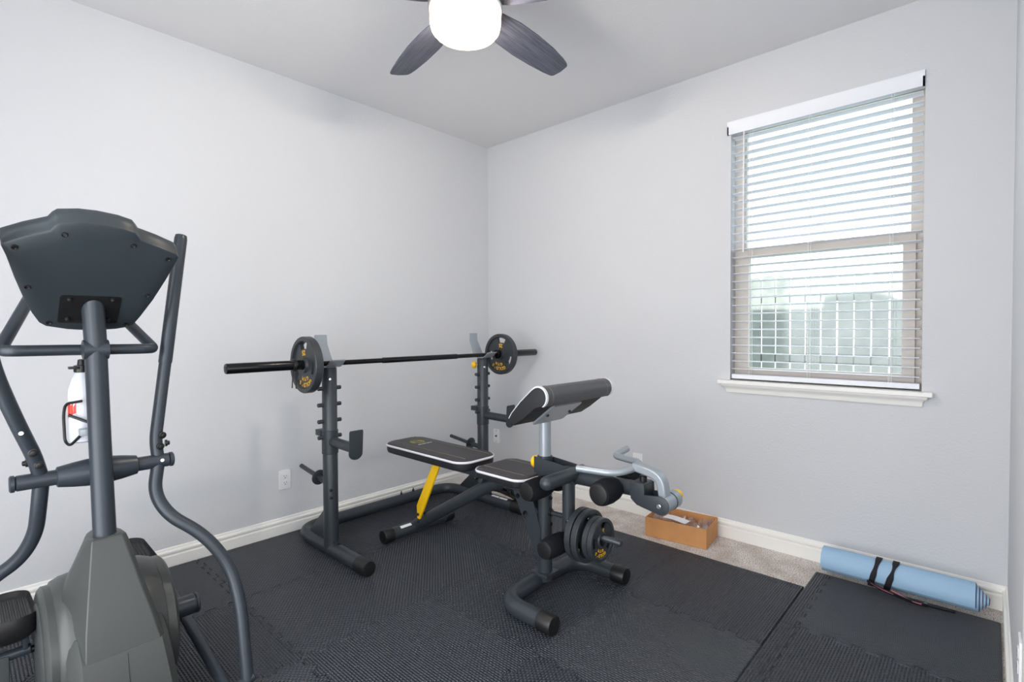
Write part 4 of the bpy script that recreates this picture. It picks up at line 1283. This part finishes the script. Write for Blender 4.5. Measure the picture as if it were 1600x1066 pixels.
# ------------------------------------------------------------------ wall plates
def outlet(fr, label, kind):
    o = thing('wall_outlet' if kind != 'coax' else 'cable_wall_plate', fr(0, 0, 0), label, 'outlet' if kind != 'coax' else 'wall plate')
    B().prism(rrect(-0.035, -0.0575, 0.035, 0.0575, 0.004, 3), fr, 0.006, 0.002).build('cover_plate', M['white'], o, 40)
    if kind == 'coax':
        B().lathe(fr(0, 0, 0.006), Vector(fr(0, 0, 1)) - Vector(fr(0, 0, 0)), [(0, 0.008), (0.003, 0.008), (0.003, 0.0045), (0.012, 0.0045)], 12).build('coax_jack', M['slot'], o)
        for v in (-0.045, 0.045):
            B().lathe(fr(0, v, 0.006), Vector(fr(0, 0, 1)) - Vector(fr(0, 0, 0)), [(0, 0.003), (0.001, 0.003)], 8).build('screw', M['slot'], o)
        return o
    for v in (0.0195, -0.0195):
        rc = [(0.0165 * math.cos(R(a)), v + max(-0.0135, min(0.0135, 0.0165 * math.sin(R(a))))) for a in range(0, 360, 15)]
        f_ = B().prism(rc, lambda a, b2, c3: fr(a, b2, c3 + 0.006), 0.0018, 0.0005).build('receptacle', M['white'], o, 40)
        for u, hh in ((-0.0065, 0.0042), (0.0065, 0.0036)):
            B().prism([(u - 0.0011, v + 0.0035 - hh), (u + 0.0011, v + 0.0035 - hh), (u + 0.0011, v + 0.0035 + hh), (u - 0.0011, v + 0.0035 + hh)], lambda a, b2, c3: fr(a, b2, c3 + 0.0079), 0.0004).build('slot', M['slot'], f_, 0)
        gh = [(0.0027 * math.cos(R(a)), v - 0.008 + 0.0027 * math.sin(R(a))) for a in range(0, 360, 30)]
        B().prism(gh, lambda a, b2, c3: fr(a, b2, c3 + 0.0079), 0.0004).build('slot', M['slot'], f_, 0)
    return o
outlet(lambda u, v, w_: (w_, -1.729 + u, 0.331 + v), 'white duplex outlet on the wall between the elliptical and rack', 'duplex')
outlet(lambda u, v, w_: (0.09 + u, -w_, 0.339 + v), 'white cable jack plate low on the wall near the corner', 'coax')
outlet(lambda u, v, w_: (1.40 + u, -w_, 0.345 + v), 'white duplex outlet partly hidden behind the bench curl handle', 'duplex')
outlet(lambda u, v, w_: (XR - w_, -1.285 - u, 0.40 + v), 'white duplex outlet on the wall strip at the frame edge', 'duplex')

# ------------------------------------------------------------------ cardboard box with its packing
bxr = math.atan2(-0.262 + 0.303, 1.968 - 1.616)
bo0 = V(1.616, -0.300, 0.0)
cb, sbn = math.cos(bxr), math.sin(bxr)
BW, BD, BH = 0.352, 0.232, 0.112
def bxf(u, v, w_):
    return (bo0.x + u * cb - v * sbn, bo0.y + u * sbn + v * cb, w_)
box = thing('cardboard_box', (1.77, -0.16, 0), 'open brown cardboard box on the carpet against the wall', 'box')
def bpanel(name, u0, v0, u1, v1, z0, z1):
    return B().prism([(u0, v0), (u1, v0), (u1, v1), (u0, v1)], lambda u, v, w_: bxf(u, v, z0 + w_), z1 - z0).build(name, M['card'], box, 0)
tk = 0.004
bpanel('side_panel', 0, 0, BW, tk, 0.002, BH)
bpanel('side_panel', 0, BD - tk, BW, BD, 0.002, BH + 0.002)
bpanel('end_panel', 0, tk, tk, BD - tk, 0.002, BH)
bpanel('end_panel', BW - tk, tk, BW, BD - tk, 0.002, BH - 0.002)
bpanel('base_panel', tk, tk, BW - tk, BD - tk, 0.002, 0.006)
bag = B()
rnd = random.Random(5)
nx, ny = 26, 16
vs = []
for j in range(ny):
    for i in range(nx):
        u = 0.012 + (BW - 0.024) * i / (nx - 1)
        v = 0.012 + (BD - 0.024) * j / (ny - 1)
        edge = min(i, nx - 1 - i, j, ny - 1 - j)
        z = 0.075 + 0.022 * math.sin(i * 0.9 + j * 0.5) * math.cos(j * 0.8 - i * 0.3) + rnd.uniform(-0.012, 0.012)
        if i < 4 or i > nx - 5:
            z += 0.030 * (1 - min(i, nx - 1 - i) / 4)
        vs.append(bxf(u, v, min(z, BH + 0.012)))
fs = [(j * nx + i, j * nx + i + 1, (j + 1) * nx + i + 1, (j + 1) * nx + i) for j in range(ny - 1) for i in range(nx - 1)]
bag.faces(vs, fs)
bgo = bag.build('plastic_bag', M['film'], None, 0)
tag(bgo, 'crumpled clear plastic bag inside the cardboard box', 'bag')
sh = B()
vs = []
for j in range(2):
    for i in range(6):
        u = 0.085 + 0.14 * i / 5
        v = 0.03 + 0.065 * j
        vs.append(bxf(u + 0.01 * j, v + 0.02 * (1 - i / 5), 0.112 + 0.004 * math.sin(i * 0.9)))
vs2 = [(p[0], p[1], p[2] - 0.0008) for p in vs]
fs = [(i, i + 1, 6 + i + 1, 6 + i) for i in range(5)]
sh.faces(vs, fs)
so = sh.build('paper_sheet', M['paper'], None, 30)
tag(so, 'white paper sheet on the plastic in the cardboard box', 'paper')

# ------------------------------------------------------------------ rolled exercise mat and carry strap
YX0, YX1, YR = 2.507, 3.075, 0.066
yc, zc = -0.141, TH + YR + 0.001
YAWM = 0.0
roll = thing('rolled_mat', (2.8, yc, TH), 'rolled light blue exercise mat lying along the wall under the window', 'exercise mat')
N = 5 * 40
turns = 4.6
th_ = 0.0068
outer, inner, darks = B(), B(), B()
rows = []
for k in range(N + 1):
    a = k / N * turns * 2 * math.pi
    r_ = 0.012 + (YR - 0.012) * k / N
    ext = 0.0105 * math.floor((1 - k / N) * turns + 0.15)
    a2 = a + R(200) - turns * 2 * math.pi
    ca_, sa_ = math.cos(a2), math.sin(a2)
    rows.append((r_, ca_, sa_, ext))
def ringpts(r_, ca_, sa_, x):
    return (x, yc + r_ * ca_, zc + r_ * sa_)
vo, vi = [], []
for r_, ca_, sa_, ext in rows:
    vo.append((ringpts(r_, ca_, sa_, YX0 + ext * 0.1), ringpts(r_, ca_, sa_, YX1 + ext - 0.003)))
    ri = r_ - th_
    vi.append((ringpts(max(ri, 0.003), ca_, sa_, YX0 + ext * 0.1), ringpts(max(ri, 0.003), ca_, sa_, YX1 + ext)))
fl = [p for pr_ in vo for p in pr_]
outer.faces(fl, [(2 * k, 2 * k + 1, 2 * k + 3, 2 * k + 2) for k in range(N)])
outer.build('outer_face', M['matblue'], roll, 60)
fl = [p for pr_ in vi for p in pr_]
inner.faces(fl, [(2 * k, 2 * k + 1, 2 * k + 3, 2 * k + 2) for k in range(N)])
inner.build('inner_face', M['matedge'], roll, 60)
fl = []
for k in range(N + 1):
    fl += [vo[k][1], vi[k][1], vo[k][0], vi[k][0]]
fcs = [(4 * k, 4 * k + 1, 4 * k + 5, 4 * k + 4) for k in range(N)] + [(4 * k + 2, 4 * k + 3, 4 * k + 7, 4 * k + 6) for k in range(N)] + [(0, 1, 3, 2), (4 * N, 4 * N + 1, 4 * N + 3, 4 * N + 2)]
darks.faces(fl, fcs)
darks.build('roll_edge', M['matedge'], roll, 60)
st = thing('carry_strap', (2.73, yc - 0.02, TH), 'black and pink carry strap looped around the rolled blue mat', 'strap')
def loop(x_top, x_bot, wd, tw, name):
    b = B()
    rs = []
    for k in range(49):
        a = R(-150 + 300 * k / 48 + 90)
        a = R(k / 48 * 360)
        x = x_bot + (x_top - x_bot) * (0.5 + 0.5 * math.sin(a))
        ww = wd * (1 - tw * max(0, math.sin(a * 3 + 0.6)) * 0.55)
        ro_, ri_ = YR + 0.0030, YR + 0.0006
        rs.append([(x - ww, yc + ro_ * math.cos(a), zc + ro_ * math.sin(a)), (x + ww, yc + ro_ * math.cos(a), zc + ro_ * math.sin(a)),
                   (x + ww, yc + ri_ * math.cos(a), zc + ri_ * math.sin(a)), (x - ww, yc + ri_ * math.cos(a), zc + ri_ * math.sin(a))])
    b.loft(rs, caps=False)
    return b.build(name, M['strap'], st, 40)
loop(2.735, 2.705, 0.0115, 0.6, 'strap_loop')
loop(2.800, 2.765, 0.0125, 1.0, 'strap_loop')
def band(pts, wv, th2, name, material):
    pts = fillet([(p[0], p[1] - 0.026, p[2] + 0.004) for p in pts], 0.03, 6)
    b = B()
    rs = []
    for i, p in enumerate(pts):
        t_ = (pts[min(i + 1, len(pts) - 1)] - pts[max(i - 1, 0)]).normalized()
        up_ = V(0, -0.75, 0.66)
        sd = (up_ - t_ * up_.dot(t_)).normalized()
        nn_ = t_.cross(sd)
        rs.append([p + sd * wv + nn_ * th2, p - sd * wv + nn_ * th2, p - sd * wv - nn_ * th2, p + sd * wv - nn_ * th2])
    b.loft(rs)
    return b.build(name, material, st, 40)
band([(2.70, -0.192, 0.052), (2.75, -0.200, 0.036), (2.81, -0.204, 0.026), (2.87, -0.212, 0.021), (2.92, -0.205, 0.021)], 0.017, 0.0016, 'sling', M['strap'])
band([(2.715, -0.199, 0.050), (2.76, -0.206, 0.036), (2.80, -0.209, 0.031)], 0.0035, 0.0012, 'pink_stripe', M['pink'])
band([(2.79, -0.197, 0.040), (2.83, -0.209, 0.033), (2.875, -0.219, 0.026), (2.90, -0.216, 0.024)], 0.0038, 0.0014, 'pink_stripe', M['pink'])
band([(2.89, -0.20, 0.018), (2.93, -0.195, 0.018), (2.98, -0.19, 0.018), (3.01, -0.185, 0.018)], 0.008, 0.003, 'buckle_strap', M['strap'])
B().box((2.905, -0.217, 0.022), (2.918, -0.206, 0.027), 0.001, 1, Matrix.Rotation(R(30), 3, 'Z')).build('buckle_glint', M['chrome'], st, 0)
for o in bpy.data.objects:
    if '_origin' in o:
        del o['_origin']
